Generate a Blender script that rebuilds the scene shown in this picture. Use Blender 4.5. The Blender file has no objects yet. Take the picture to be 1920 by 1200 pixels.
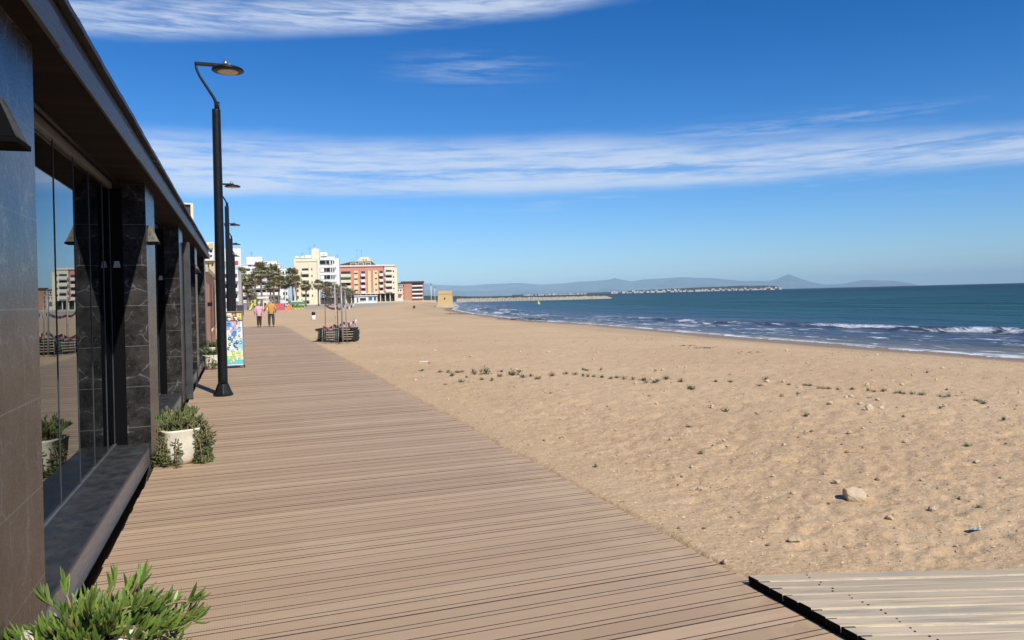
import bpy, bmesh, math, random
import numpy as np
from mathutils import Vector, Matrix, Quaternion
random.seed(7)
R = math.radians
SC = bpy.context.scene
COL = SC.collection
# ------------------------------------------------------------------ camera
H = 1.6; F = 1440.0; ROLL = R(1.43); PSI = math.atan(510/1440.0)
ca, sa, cp, sp = math.cos(ROLL), math.sin(ROLL), math.cos(PSI), math.sin(PSI)
cd = bpy.data.cameras.new('camera'); cam = bpy.data.objects.new('camera', cd); COL.objects.link(cam)
cd.sensor_width = 36; cd.lens = 36*F/1920; cd.shift_y = -46/1920
cd.clip_start = 0.05; cd.clip_end = 60000
rv = Vector((cp, -sp, 0)); uv_ = Vector((0, 0, 1)); fv = Vector((sp, cp, 0))
cx_ = rv*ca - uv_*sa; cy_ = rv*sa + uv_*ca; cz_ = -fv
m = Matrix((cx_, cy_, cz_)).transposed().to_4x4(); m.translation = (0, 0, H)
cam.matrix_world = m
SC.camera = cam
# ------------------------------------------------------------------ light
SUN_EL = R(44); SUN_AZ = R(180-14)          # azimuth measured from +Y towards +X: behind the camera, a little to the right
sd = bpy.data.lights.new('sun', 'SUN'); sun = bpy.data.objects.new('sun', sd); COL.objects.link(sun)
sd.energy = 4.9; sd.angle = R(0.5); sd.color = (1.0, 0.935, 0.82)
sdir = Vector((math.sin(SUN_AZ)*math.cos(SUN_EL), math.cos(SUN_AZ)*math.cos(SUN_EL), math.sin(SUN_EL)))
sun.rotation_euler = sdir.to_track_quat('Z', 'Y').to_euler()
SC.view_settings.view_transform = 'Standard'; SC.view_settings.look = 'None'
SC.view_settings.exposure = 0.0; SC.view_settings.gamma = 1
SC.cycles.max_bounces = 6; SC.cycles.transparent_max_bounces = 12; SC.cycles.volume_bounces = 0
SC.cycles.caustics_reflective = False; SC.cycles.caustics_refractive = False

class NT:
    """small helper to write node trees as expressions"""
    def __init__(s, tree): s.t = tree; s.n = tree.nodes; s.l = tree.links
    def node(s, typ, **kw):
        n = s.n.new(typ)
        for k, v in kw.items(): setattr(n, k, v)
        return n
    def put(s, sock, v):
        if isinstance(v, bpy.types.NodeSocket): s.l.new(v, sock)
        elif v is not None:
            if isinstance(v, (tuple, list)) and len(v) == 3 and sock.type == 'RGBA': v = (*v, 1)
            sock.default_value = v
    def math(s, op, a, b=None, c=None, clamp=False):
        n = s.node('ShaderNodeMath', operation=op); n.use_clamp = clamp
        s.put(n.inputs[0], a)
        if b is not None: s.put(n.inputs[1], b)
        if c is not None: s.put(n.inputs[2], c)
        return n.outputs[0]
    def add(s, a, b): return s.math('ADD', a, b)
    def mul(s, a, b): return s.math('MULTIPLY', a, b)
    def sub(s, a, b): return s.math('SUBTRACT', a, b)
    def step(s, x, lo, hi, a=0.0, b=1.0, smooth=True):
        n = s.node('ShaderNodeMapRange'); n.clamp = True
        if smooth: n.interpolation_type = 'SMOOTHSTEP'
        s.put(n.inputs['Value'], x); s.put(n.inputs['From Min'], lo); s.put(n.inputs['From Max'], hi)
        s.put(n.inputs['To Min'], a); s.put(n.inputs['To Max'], b)
        return n.outputs[0]
    def xyz(s, v):
        n = s.node('ShaderNodeSeparateXYZ'); s.put(n.inputs[0], v); return n.outputs
    def comb(s, x, y, z):
        n = s.node('ShaderNodeCombineXYZ'); s.put(n.inputs[0], x); s.put(n.inputs[1], y); s.put(n.inputs[2], z); return n.outputs[0]
    def noise(s, vec, scale=1.0, detail=4, rough=0.55, dist=0.0, fac=True):
        n = s.node('ShaderNodeTexNoise'); s.put(n.inputs['Vector'], vec); s.put(n.inputs['Scale'], scale)
        s.put(n.inputs['Detail'], detail); s.put(n.inputs['Roughness'], rough); s.put(n.inputs['Distortion'], dist)
        return n.outputs['Fac' if fac else 'Color']
    def white(s, v, dim='1D'):
        n = s.node('ShaderNodeTexWhiteNoise', noise_dimensions=dim)
        s.put(n.inputs['W' if dim == '1D' else 'Vector'], v); return n.outputs['Value']
    def vor(s, vec, scale, feature='F1', out='Distance', rnd=1.0):
        n = s.node('ShaderNodeTexVoronoi', feature=feature); s.put(n.inputs['Vector'], vec); s.put(n.inputs['Scale'], scale)
        s.put(n.inputs['Randomness'], rnd); return n.outputs[out]
    def mix(s, f, a, b, blend='MIX'):
        n = s.node('ShaderNodeMix', data_type='RGBA', blend_type=blend)
        s.put(n.inputs[0], f); s.put(n.inputs[6], a); s.put(n.inputs[7], b); return n.outputs[2]
    def mapping(s, vec, scale=(1, 1, 1), rot=(0, 0, 0)):
        n = s.node('ShaderNodeMapping'); s.put(n.inputs['Vector'], vec)
        n.inputs['Scale'].default_value = scale; n.inputs['Rotation'].default_value = rot; return n.outputs[0]
    def pos(s): return s.node('ShaderNodeNewGeometry').outputs['Position']
    def obj(s): return s.node('ShaderNodeTexCoord').outputs['Object']
    def attr(s, name, out='Fac'):
        n = s.node('ShaderNodeAttribute', attribute_name=name); return n.outputs[out]
    def bump(s, h, strength=0.5, dist=0.01):
        n = s.node('ShaderNodeBump'); s.put(n.inputs['Height'], h); n.inputs['Strength'].default_value = strength
        n.inputs['Distance'].default_value = dist; return n.outputs[0]
    def scalecol(s, f, c):
        n = s.node('ShaderNodeVectorMath', operation='SCALE'); s.put(n.inputs[0], c); s.put(n.inputs['Scale'], f); return n.outputs[0]

# ------------------------------------------------------------------ sky
W = bpy.data.worlds.new('World'); SC.world = W; W.use_nodes = True
t = NT(W.node_tree); t.n.clear()
sky = t.node('ShaderNodeTexSky', sky_type='NISHITA'); sky.sun_disc = False
sky.sun_elevation = SUN_EL; sky.sun_rotation = SUN_AZ
sky.air_density = 1.0; sky.dust_density = 0.25; sky.ozone_density = 3.2; sky.altitude = 0
dv0 = t.node('ShaderNodeTexCoord').outputs['Generated']; sz_ = t.xyz(dv0)[2]
tint = t.mix(t.step(sz_, 0.02, 0.36), (0.85, 1.07, 1.42), (0.62, 0.80, 1.13))
hs = t.node('ShaderNodeHueSaturation'); t.put(hs.inputs['Color'], t.mix(1.0, sky.outputs[0], tint, 'MULTIPLY')); hs.inputs['Saturation'].default_value = 1.2
hs.inputs['Value'].default_value = 1.0
dv = t.node('ShaderNodeTexCoord').outputs['Generated']
dx, dy, dz = t.xyz(dv)
el = t.mul(t.math('ARCSINE', dz), 57.2958)
az = t.mul(t.math('ARCTAN2', dx, dy), 57.2958)
wob = t.mul(t.sub(t.noise(t.comb(t.mul(az, 0.10), t.mul(el, 0.2), 3.1), 1, 4), 0.5), 0.9)
elw = t.add(el, wob)
streak = t.noise(t.comb(t.mul(az, 0.07), t.mul(el, 1.3), 0.7), 1, 7, 0.62, 0.5)
fine = t.noise(t.comb(t.mul(az, 0.32), t.mul(el, 2.8), 5.5), 1, 7, 0.62, 0.4)
tex = t.add(t.mul(streak, 0.6), t.mul(fine, 0.4))
b1 = t.mul(t.step(elw, 7.0, 8.2), t.step(t.add(elw, t.mul(t.math('MAXIMUM', t.sub(az, 24.0), 0.0), 0.065)), 12.3, 10.2))
gap = t.sub(1.0, t.mul(t.mul(t.step(el, 8.3, 9.0), t.step(el, 9.7, 9.0)), t.step(tex, 0.62, 0.4, 0, 0.75)))
c1 = t.mul(t.mul(b1, gap), t.step(tex, 0.30, 0.58, 0.22, 1.0))
e2 = t.sub(elw, t.mul(t.add(az, 10.5), 0.09))
b2 = t.mul(t.mul(t.step(e2, 16.6, 18.0), t.step(e2, 20.4, 18.4)), t.step(az, 36, 20))
c2 = t.mul(b2, t.step(tex, 0.32, 0.6, 0.1, 1.0))
gx = t.math('POWER', t.math('DIVIDE', t.sub(az, 17.0), 4.5), 2.0); gy = t.math('POWER', t.math('DIVIDE', t.sub(elw, 16.5), 0.9), 2.0)
c3 = t.mul(t.math('EXPONENT', t.mul(t.add(gx, gy), -1.0)), t.step(tex, 0.42, 0.66, 0.0, 0.5))
gx = t.math('POWER', t.math('DIVIDE', t.sub(az, 40.0), 9.0), 2.0); gy = t.math('POWER', t.math('DIVIDE', t.sub(elw, 11.3), 0.6), 2.0)
c4 = t.mul(t.math('EXPONENT', t.mul(t.add(gx, gy), -1.0)), t.step(tex, 0.40, 0.62, 0.0, 0.6))
b5 = t.mul(t.step(elw, 5.4, 6.6), t.step(elw, 8.2, 7.0)); c5 = t.mul(b5, t.step(tex, 0.5, 0.7, 0.0, 0.35))
cl = t.math('MAXIMUM', t.math('MAXIMUM', c1, c2), t.math('MAXIMUM', t.math('MAXIMUM', c3, c4), c5))
cl = t.math('MINIMUM', t.mul(cl, 0.84), 0.86)
cloudcol = (6.6, 7.6, 9.4)
skyc = t.mix(cl, hs.outputs[0], cloudcol)
bg = t.node('ShaderNodeBackground'); t.put(bg.inputs['Color'], skyc); bg.inputs['Strength'].default_value = 0.10
t.l.new(bg.outputs[0], t.node('ShaderNodeOutputWorld').inputs[0])

# ------------------------------------------------------------------ maths helpers
def at(u, D):
    """ground position (X, Y) that lies D metres in front along the view axis, at column u of the photo"""
    L = (u-960)/F*D
    return (L*cp + D*sp, D*cp - L*sp)
def hor(u): return 554-(u-960)*math.tan(ROLL)
def zat(u, v, D): return H + (hor(u)-v)/F*D
def gnd(u, v, z=0.0):
    """where the sight line through photo pixel (u, v) meets the level z"""
    x, y = (u-960)*ca-(v-554)*sa, (u-960)*sa+(v-554)*ca
    D = F*(H-z)/y; L = x/F*D
    return (L*cp+D*sp, D*cp-L*sp)

def _h(ix, iy, seed):
    n = (ix.astype(np.int64)*374761393 + iy.astype(np.int64)*668265263 + seed*974634777) & 0x7fffffff
    n = ((n ^ (n >> 13))*1274126177) & 0x7fffffff
    n = n ^ (n >> 16)
    return (n & 0xffff)/65535.0
def vn(x, y, seed=0):
    ix, iy = np.floor(x), np.floor(y); fx, fy = x-ix, y-iy
    fx = fx*fx*(3-2*fx); fy = fy*fy*(3-2*fy); ix = ix.astype(np.int64); iy = iy.astype(np.int64)
    a, b, c, d = _h(ix, iy, seed), _h(ix+1, iy, seed), _h(ix, iy+1, seed), _h(ix+1, iy+1, seed)
    return (a+(b-a)*fx)*(1-fy)+(c+(d-c)*fx)*fy - 0.5
def dimples(x, y, cell, rad, seed):
    ix, iy = np.floor(x/cell).astype(np.int64), np.floor(y/cell).astype(np.int64); out = np.zeros_like(x)
    for di in (-1, 0, 1):
        for dj in (-1, 0, 1):
            gx, gy = ix+di, iy+dj
            px, py = (gx+_h(gx, gy, seed))*cell, (gy+_h(gx, gy, seed+1))*cell
            ang = _h(gx, gy, seed+2)*6.283; amp = 0.35+0.65*_h(gx, gy, seed+3)
            ux, uy = x-px, y-py
            a = ux*np.cos(ang)+uy*np.sin(ang); b = -ux*np.sin(ang)+uy*np.cos(ang)
            q = (a/(rad*1.5))**2+(b/rad)**2
            out += amp*(-np.exp(-q*1.6)+0.45*np.exp(-((np.sqrt(q)-1.35)**2)*7))
    return out
def sstep(x, a, b):
    q = np.clip((x-a)/(b-a), 0, 1); return q*q*(3-2*q)

WATER = -0.9
SHORE = np.array([(60, -300), (33, -60), (27.5, -5), (25.2, 14), (24.3, 22.7), (24.7, 29.6), (25.4, 37.3), (26.3, 47.7), (27.5, 71.5),
                  (29.2, 86.4), (32, 108), (39, 145), (47, 172), (55, 200), (68, 250), (84, 310), (93, 345), (100, 420), (120, 700),
                  (200, 1500), (500, 3500), (2000, 8000), (6000, 15000)], float)
def shore_d(x, y):
    """signed distance to the waterline (positive at sea) and the run along it"""
    best = np.full(x.shape, 1e18); side = np.zeros(x.shape); run = np.zeros(x.shape); acc = 0.0
    for (x0, y0), (x1, y1) in zip(SHORE[:-1], SHORE[1:]):
        ex, ey = x1-x0, y1-y0; L = math.hypot(ex, ey)
        q = np.clip(((x-x0)*ex+(y-y0)*ey)/(L*L), 0, 1)
        px, py = x-(x0+q*ex), y-(y0+q*ey); dd = px*px+py*py
        mk = dd < best; best = np.where(mk, dd, best)
        side = np.where(mk, np.sign((x-x0)*ey-(y-y0)*ex), side); run = np.where(mk, acc+q*L, run); acc += L
    return np.sqrt(best)*side, run
DECK_L, DECK_R, DECK_END = -0.83, 2.66, 52.0
def sand_h(x, y, relief=True):
    d, s = shore_d(x, y)
    dw = d + 1.3*vn(s*0.07, s*0+3.3, 5) + 0.5*vn(s*0.3, s*0+1.3, 6)
    z = WATER*(1-sstep(-dw, 0.0, 12.8)) + np.where(dw > 0, -0.07*np.minimum(dw, 40), 0)
    inl = sstep(-d, 3, 12)
    z = z + 0.10*vn(x*0.09, y*0.09, 11)*inl
    if relief:
        r = np.hypot(x, y); near = 1-sstep(r, 40, 130)
        foot = dimples(x, y, 0.42, 0.08, 21)*0.022 + dimples(x+7, y-3, 0.23, 0.040, 31)*0.016
        tr = 0.35+0.9*np.clip(vn(x*0.35, y*0.35, 41)+0.5, 0, 1)
        rough = 0.018*vn(x*1.1, y*1.1, 12)+0.020*vn(x*3.1, y*3.1, 13)+0.021*vn(x*8.3, y*8.3, 14)+0.014*vn(x*17, y*17, 15)+0.008*vn(x*37, y*37, 16)
        z = z + (foot*tr + rough)*np.clip(inl+0.15, 0, 1)*(0.25+0.75*near)
    e = DECK_R-0.12+0.05*vn(y*0.8, y*0, 17)+0.05*vn(y*5, y*0+9, 18)
    ek = sstep(x, e-0.05, e+0.09)
    inY = 1-sstep(y, DECK_END-0.5, DECK_END+0.2)
    edge_z = 0.014+0.012*vn(x*9, y*9, 19)+0.012*vn(x*3, y*3, 20)
    z = z*sstep(x, DECK_R, DECK_R+0.8)*inY + z*(1-inY) + edge_z*(1-sstep(x, DECK_R, DECK_R+0.8))*inY
    z = np.where((y < DECK_END+0.2) & (x < DECK_R+0.3), (-0.09)*(1-ek)*inY + z*(1-(1-ek)*inY), z)
    z = np.where((x < -0.9) & (y < DECK_END), -0.3, z)
    z = np.where((x < DECK_L+0.12) & (x >= -0.9) & (y < DECK_END), -0.3, z)
    return z
def sand_z(x, y): return float(sand_h(np.array([x]), np.array([y]))[0])

# ------------------------------------------------------------------ object helpers
def tag(o, label=None, cat=None, group=None, kind=None):
    if label: o['label'] = label
    if cat: o['category'] = cat
    if group: o['group'] = group
    if kind: o['kind'] = kind
    return o
def empty(name, loc, rz=0.0, label=None, cat=None, group=None):
    o = bpy.data.objects.new(name, None); COL.objects.link(o); o.location = loc; o.rotation_euler = (0, 0, rz)
    o.empty_display_size = 0.2
    return tag(o, label, cat, group)
def copy_tree(o, parent=None):
    c = o.copy(); COL.objects.link(c); c.parent = parent
    for ch in list(o.children): copy_tree(ch, c)
    return c
class MB:
    def __init__(s): s.v = []; s.f = []; s.mi = []; s.mats = []; s.cur = 0; s.sm = []; s.smooth = False; s.tv = []; s.tval = 0.0
    def mat(s, m):
        if m not in s.mats: s.mats.append(m)
        s.cur = s.mats.index(m); return s
    def face(s, idx): s.f.append(idx); s.mi.append(s.cur); s.sm.append(s.smooth)
    def vert(s, p, tv=None): s.v.append(tuple(p)); s.tv.append(s.tval if tv is None else tv); return len(s.v)-1
    def box(s, x0, x1, y0, y1, z0, z1, M=None):
        P = [(x0, y0, z0), (x1, y0, z0), (x1, y1, z0), (x0, y1, z0), (x0, y0, z1), (x1, y0, z1), (x1, y1, z1), (x0, y1, z1)]
        if M is not None: P = [M @ Vector(p) for p in P]
        b = len(s.v)
        for p in P: s.vert(p)
        sm, s.smooth = s.smooth, False
        for q in ((0, 3, 2, 1), (4, 5, 6, 7), (0, 1, 5, 4), (1, 2, 6, 5), (2, 3, 7, 6), (3, 0, 4, 7)): s.face([b+i for i in q])
        s.smooth = sm; return s
    def ring(s, c, ax, r, n, tv=None, up=None, sx=1.0):
        ax = Vector(ax).normalized(); u = Vector(up) if up else (Vector((0, 0, 1)) if abs(ax.z) < 0.9 else Vector((1, 0, 0)))
        a = ax.cross(u).normalized(); b = a.cross(ax)
        return [s.vert(Vector(c)+a*math.cos(6.28318*i/n)*r*sx+b*math.sin(6.28318*i/n)*r, tv) for i in range(n)]
    def tube(s, pts, rads, n=8, cap=True, smooth=True):
        pts = [Vector(p) for p in pts]
        if not isinstance(rads, (list, tuple)): rads = [rads]*len(pts)
        rings = []
        for i, p in enumerate(pts):
            ax = (pts[min(i+1, len(pts)-1)]-pts[max(i-1, 0)])
            rings.append(s.ring(p, ax, rads[i], n))
        sm, s.smooth = s.smooth, smooth
        for A, B in zip(rings[:-1], rings[1:]):
            for i in range(n): s.face([A[i], A[(i+1) % n], B[(i+1) % n], B[i]])
        s.smooth = False
        if cap: s.face(rings[0][::-1]); s.face(rings[-1])
        s.smooth = sm; return s
    def lathe(s, prof, n=24, c=(0, 0, 0), smooth=True, M=None):
        rings = []
        for r, z in prof:
            rg = []
            for i in range(n):
                p = Vector((c[0]+r*math.cos(6.28318*i/n), c[1]+r*math.sin(6.28318*i/n), c[2]+z))
                rg.append(s.vert(M @ p if M is not None else p))
            rings.append(rg)
        sm, s.smooth = s.smooth, smooth
        for A, B in zip(rings[:-1], rings[1:]):
            for i in range(n): s.face([A[i], A[(i+1) % n], B[(i+1) % n], B[i]])
        s.smooth = False; s.face(rings[0][::-1]); s.face(rings[-1]); s.smooth = sm; return s
    def quad(s, a, b, c, d): i = len(s.v); [s.vert(p) for p in (a, b, c, d)]; s.face([i, i+1, i+2, i+3]); return s
    def mesh(s, name):
        me = bpy.data.meshes.new(name); me.from_pydata(s.v, [], s.f)
        for mm in s.mats: me.materials.append(mm)
        me.polygons.foreach_set('material_index', s.mi); me.polygons.foreach_set('use_smooth', s.sm)
        if any(s.tv):
            a = me.attributes.new('tip', 'FLOAT', 'POINT'); a.data.foreach_set('value', s.tv)
        me.update(); return me
    def build(s, name, parent=None, mat=None, bevel=0.0, loc=None, rz=None):
        if mat is not None and not s.mats: s.mats.append(mat)
        o = bpy.data.objects.new(name, s.mesh(name)); COL.objects.link(o)
        if parent: o.parent = parent
        if loc: o.location = loc
        if rz is not None: o.rotation_euler = (0, 0, rz)
        if bevel > 0:
            b = o.modifiers.new('bevel', 'BEVEL'); b.width = bevel; b.segments = 2; b.limit_method = 'ANGLE'
        return o
def np_mesh(name, V, Fq, mat, attrs={}, smooth=True):
    me = bpy.data.meshes.new(name); me.vertices.add(len(V)); me.vertices.foreach_set('co', V.astype(np.float32).ravel())
    n = len(Fq); me.loops.add(n*4); me.loops.foreach_set('vertex_index', Fq.astype(np.int32).ravel())
    me.polygons.add(n); me.polygons.foreach_set('loop_start', np.arange(0, n*4, 4, dtype=np.int32))
    me.polygons.foreach_set('use_smooth', np.full(n, smooth))
    for k, a in attrs.items():
        at_ = me.attributes.new(k, 'FLOAT', 'POINT'); at_.data.foreach_set('value', a.astype(np.float32).ravel())
    me.materials.append(mat); me.update(calc_edges=True)
    o = bpy.data.objects.new(name, me); COL.objects.link(o); return o
def grid_faces(nr, nc):
    i = np.arange(nr*nc).reshape(nr, nc)
    return np.stack([i[:-1, :-1], i[:-1, 1:], i[1:, 1:], i[1:, :-1]], -1).reshape(-1, 4)

# ------------------------------------------------------------------ materials
def M(name):
    m = bpy.data.materials.new(name); m.use_nodes = True; t = NT(m.node_tree)
    return m, t, t.n['Principled BSDF']
def simple(name, col, rough=0.6, var=0.12, scale=6.0, metal=0.0, bump=0.0, spec=0.5, noise_dark=None):
    m, t, b = M(name)
    n = t.noise(t.obj(), scale, 5, 0.6)
    c = t.mix(t.step(n, 0.3, 0.7), tuple(x*(1-var) for x in col), tuple(min(1, x*(1+var)) for x in col))
    t.put(b.inputs['Base Color'], c); t.put(b.inputs['Roughness'], t.step(n, 0.2, 0.8, max(0.02, rough-0.08), min(1, rough+0.08)))
    b.inputs['Metallic'].default_value = metal; b.inputs['Specular IOR Level'].default_value = spec
    if bump > 0: t.put(b.inputs['Normal'], t.bump(t.noise(t.obj(), scale*6, 4), 0.6, bump))
    return m
MT = {}
def mk_sand():
    m, t, b = M('sand'); p = t.pos(); x, y, z = t.xyz(p); wet = t.attr('wet'); town = t.attr('town')
    n1 = t.noise(p, 0.22, 4); n2 = t.noise(p, 2.6, 5, 0.6); n3 = t.noise(p, 38, 5, 0.7); n4 = t.noise(p, 170, 2)
    c = t.mix(t.step(n1, 0.35, 0.65), (0.55, 0.368, 0.202), (0.64, 0.445, 0.252))
    c = t.mix(t.step(n2, 0.3, 0.75, 0, 0.6), c, (0.49, 0.325, 0.175))
    c = t.mix(t.step(n3, 0.45, 0.65, 0, 0.85), c, (0.70, 0.53, 0.345)); c = t.mix(t.step(n3, 0.42, 0.30, 0, 0.6), c, (0.42, 0.28, 0.16))
    c = t.mix(t.step(n4, 0.60, 0.72, 0, 0.55), c, (0.28, 0.18, 0.10)); c = t.mix(t.step(n4, 0.40, 0.30, 0, 0.5), c, (0.78, 0.62, 0.42))
    sp_ = t.vor(p, 16); c = t.mix(t.step(sp_, 0.13, 0.07, 0, 0.75), c, (0.74, 0.66, 0.5))
    sp2 = t.vor(t.mapping(p, (1, 1, 1), (0, 0, 0.7)), 9.0); c = t.mix(t.mul(t.step(sp2, 0.09, 0.05, 0, 0.8), t.step(n2, 0.45, 0.6)), c, (0.13, 0.085, 0.05))
    c = t.mix(wet, c, (0.30, 0.205, 0.125))
    c = t.mix(town, c, t.mix(n2, (0.40, 0.34, 0.27), (0.46, 0.39, 0.31)))
    t.put(b.inputs['Base Color'], c)
    t.put(b.inputs['Roughness'], t.math('SUBTRACT', 0.95, t.mul(wet, 0.45))); b.inputs['Specular IOR Level'].default_value = 0.2
    n5 = t.noise(p, 17, 6, 0.72); pits = t.step(t.vor(t.mapping(p, (1, 1, 1), (0, 0, 0.3)), 11), 0.05, 0.35)
    h = t.add(t.add(t.mul(n5, 1.0), t.mul(n4, 0.12)), t.mul(pits, 0.22)); t.put(b.inputs['Normal'], t.bump(h, 0.8, 0.028))
    return m
def mk_deck():
    m, t, b = M('composite_boards'); p = t.pos(); x, y, z = t.xyz(p)
    bid = t.math('FLOOR', t.math('DIVIDE', y, 0.16))
    w = t.white(bid); w2 = t.white(t.add(bid, 0.37))
    c = t.mix(w, (0.425, 0.295, 0.192), (0.56, 0.396, 0.262))
    c = t.mix(t.step(w2, 0.7, 1.0, 0, 0.5), c, (0.44, 0.325, 0.215))
    n = t.noise(t.mapping(p, (0.7, 9, 1)), 3, 5, 0.6)
    c = t.mix(t.step(n, 0.35, 0.7, 0, 0.35), c, (0.40, 0.28, 0.175))
    st = t.noise(p, 0.55, 5, 0.65); c = t.mix(t.step(st, 0.5, 0.72, 0, 0.45), c, (0.56, 0.43, 0.29))
    st2 = t.noise(p, 1.7, 6, 0.7); c = t.mix(t.step(st2, 0.6, 0.75, 0, 0.35), c, (0.34, 0.245, 0.165))
    sandy = t.mul(t.step(x, 2.0, 2.7), t.step(t.noise(p, 5, 5, 0.7), 0.38, 0.6)); c = t.mix(t.mul(sandy, 0.75), c, (0.56, 0.40, 0.245))
    sb = t.vor(p, 8.0); c = t.mix(t.step(sb, 0.06, 0.03, 0, 0.8), c, (0.6, 0.5, 0.36))
    t.put(b.inputs['Base Color'], c); b.inputs['Roughness'].default_value = 0.7; b.inputs['Specular IOR Level'].default_value = 0.18
    wv = t.math('SINE', t.mul(x, 2*math.pi/0.012)); g = t.noise(p, 120, 3)
    t.put(b.inputs['Normal'], t.bump(t.add(t.mul(wv, 0.25), g), 0.35, 0.003))
    return m
def mk_plank():
    m, t, b = M('grey_planks'); o = t.obj(); x, y, z = t.xyz(o)
    bid = t.math('FLOOR', t.math('DIVIDE', y, 0.095)); w = t.white(bid)
    c = t.mix(w, (0.47, 0.39, 0.275), (0.63, 0.515, 0.36))
    g = t.noise(t.comb(t.mul(x, 1.6), t.mul(y, 30), t.mul(bid, 3.7)), 1, 7, 0.65, 0.8)
    c = t.mix(t.step(g, 0.48, 0.68, 0, 0.75), c, (0.32, 0.265, 0.20)); c = t.mix(t.step(g, 0.45, 0.28, 0, 0.5), c, (0.63, 0.55, 0.43))
    g2 = t.noise(t.comb(t.mul(x, 0.8), t.mul(y, 3), t.mul(bid, 1.7)), 1.5, 5); c = t.mix(t.step(g2, 0.48, 0.66, 0, 0.75), c, (0.36, 0.325, 0.27)); kn = t.vor(t.comb(t.mul(x, 1.6), t.mul(y, 10.5), 0.0), 1.0); c = t.mix(t.step(kn, 0.10, 0.05, 0, 0.8), c, (0.13, 0.10, 0.075))
    c = t.mix(t.step(t.noise(o, 7, 5, 0.7), 0.58, 0.72, 0, 0.55), c, (0.56, 0.42, 0.27))
    t.put(b.inputs['Base Color'], c); b.inputs['Roughness'].default_value = 0.9; b.inputs['Specular IOR Level'].default_value = 0.1
    t.put(b.inputs['Normal'], t.bump(g, 0.5, 0.004)); return m
def mk_marble():
    m, t, b = M('dark_veined_stone'); p = t.pos(); x, y, z = t.xyz(p)
    wp = t.node('ShaderNodeVectorMath', operation='ADD'); t.put(wp.inputs[0], p); t.put(wp.inputs[1], t.scalecol(0.35, t.noise(p, 3, 4, fac=False)))
    q = t.mapping(wp.outputs[0], (1, 1, 1.0), (0.3, 0.25, 0.2))
    e1 = t.vor(q, 3.4, 'DISTANCE_TO_EDGE'); e2 = t.vor(t.mapping(q, (1, 1, 1.9)), 9, 'DISTANCE_TO_EDGE')
    n = t.noise(p, 5, 6, 0.65); n2 = t.noise(p, 34, 5, 0.7)
    c = t.mix(t.step(n, 0.3, 0.7), (0.012, 0.0115, 0.012), (0.052, 0.048, 0.047))
    c = t.mix(t.mul(t.step(e1, 0.022, 0.004), t.step(n, 0.42, 0.62, 0, 0.75)), c, (0.20, 0.19, 0.185))
    c = t.mix(t.mul(t.step(e2, 0.03, 0.006), t.step(n2, 0.45, 0.65, 0, 0.45)), c, (0.21, 0.2, 0.195))
    c = t.mix(t.step(n2, 0.56, 0.75, 0, 0.4), c, (0.095, 0.09, 0.088))
    zz = t.math('FRACT', t.math('DIVIDE', t.sub(z, 0.165), 0.408)); jl = t.math('LESS_THAN', t.math('ABSOLUTE', t.sub(zz, 0.5)), 0.006)
    yy = t.math('FRACT', t.math('DIVIDE', t.sub(y, 0.075), 0.747)); jy = t.math('LESS_THAN', yy, 0.005)
    j = t.math('MAXIMUM', jl, jy); c = t.mix(t.mul(j, 0.9), c, (0.19, 0.185, 0.18))
    nx = t.math('ABSOLUTE', t.xyz(t.node('ShaderNodeNewGeometry').outputs['True Normal'])[0]); pol = t.step(nx, 0.5, 0.9)   # polished fronts, rough-sawn flanks
    t.put(b.inputs['Base Color'], c); t.put(b.inputs['Roughness'], t.math('SUBTRACT', t.add(0.68, t.mul(n2, 0.25)), t.mul(pol, 0.52))); t.put(b.inputs['Specular IOR Level'], t.add(0.04, t.mul(pol, 0.5)))
    t.put(b.inputs['Normal'], t.bump(t.add(n2, t.mul(j, -1.2)), 0.22, 0.004)); return m
def mk_glass():
    m = bpy.data.materials.new('window_glass'); m.use_nodes = True; t = NT(m.node_tree); t.n.clear()
    fr = t.node('ShaderNodeFresnel'); fr.inputs['IOR'].default_value = 1.6
    g = t.node('ShaderNodeBsdfGlossy'); g.inputs['Roughness'].default_value = 0.0; g.inputs['Color'].default_value = (0.86, 0.93, 0.97, 1)
    tr = t.node('ShaderNodeBsdfTransparent'); tr.inputs['Color'].default_value = (0.45, 0.50, 0.50, 1)
    mx = t.node('ShaderNodeMixShader'); t.put(mx.inputs[0], t.math('MULTIPLY', fr.outputs[0], 1.25, clamp=True))
    t.l.new(tr.outputs[0], mx.inputs[1]); t.l.new(g.outputs[0], mx.inputs[2])
    t.l.new(mx.outputs[0], t.node('ShaderNodeOutputMaterial').inputs[0]); return m
def mk_leaf(name, a, b_, tipc):
    m, t, b = M(name); g = t.node('ShaderNodeNewGeometry'); r = g.outputs['Random Per Island']
    c = t.mix(r, a, b_); c = t.mix(t.mul(t.step(t.attr('tip'), 0.72, 1.0), 0.6), c, tipc)
    c = t.mix(t.mul(t.step(t.attr('tip'), 0.35, 0.0), 0.5), c, (0.22, 0.26, 0.07))
    c = t.mix(t.step(t.white(t.mul(r, 91.7)), 0.93, 0.97, 0, 0.8), c, (0.24, 0.15, 0.07))
    t.put(b.inputs['Base Color'], c); b.inputs['Roughness'].default_value = 0.42
    b.inputs['Subsurface Weight'].default_value = 0.0; return m
def mk_foliage(name, a, b_):
    m, t, b = M(name); r = t.node('ShaderNodeNewGeometry').outputs['Random Per Island']
    t.put(b.inputs['Base Color'], t.mix(r, a, b_)); b.inputs['Roughness'].default_value = 0.6; return m
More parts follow.
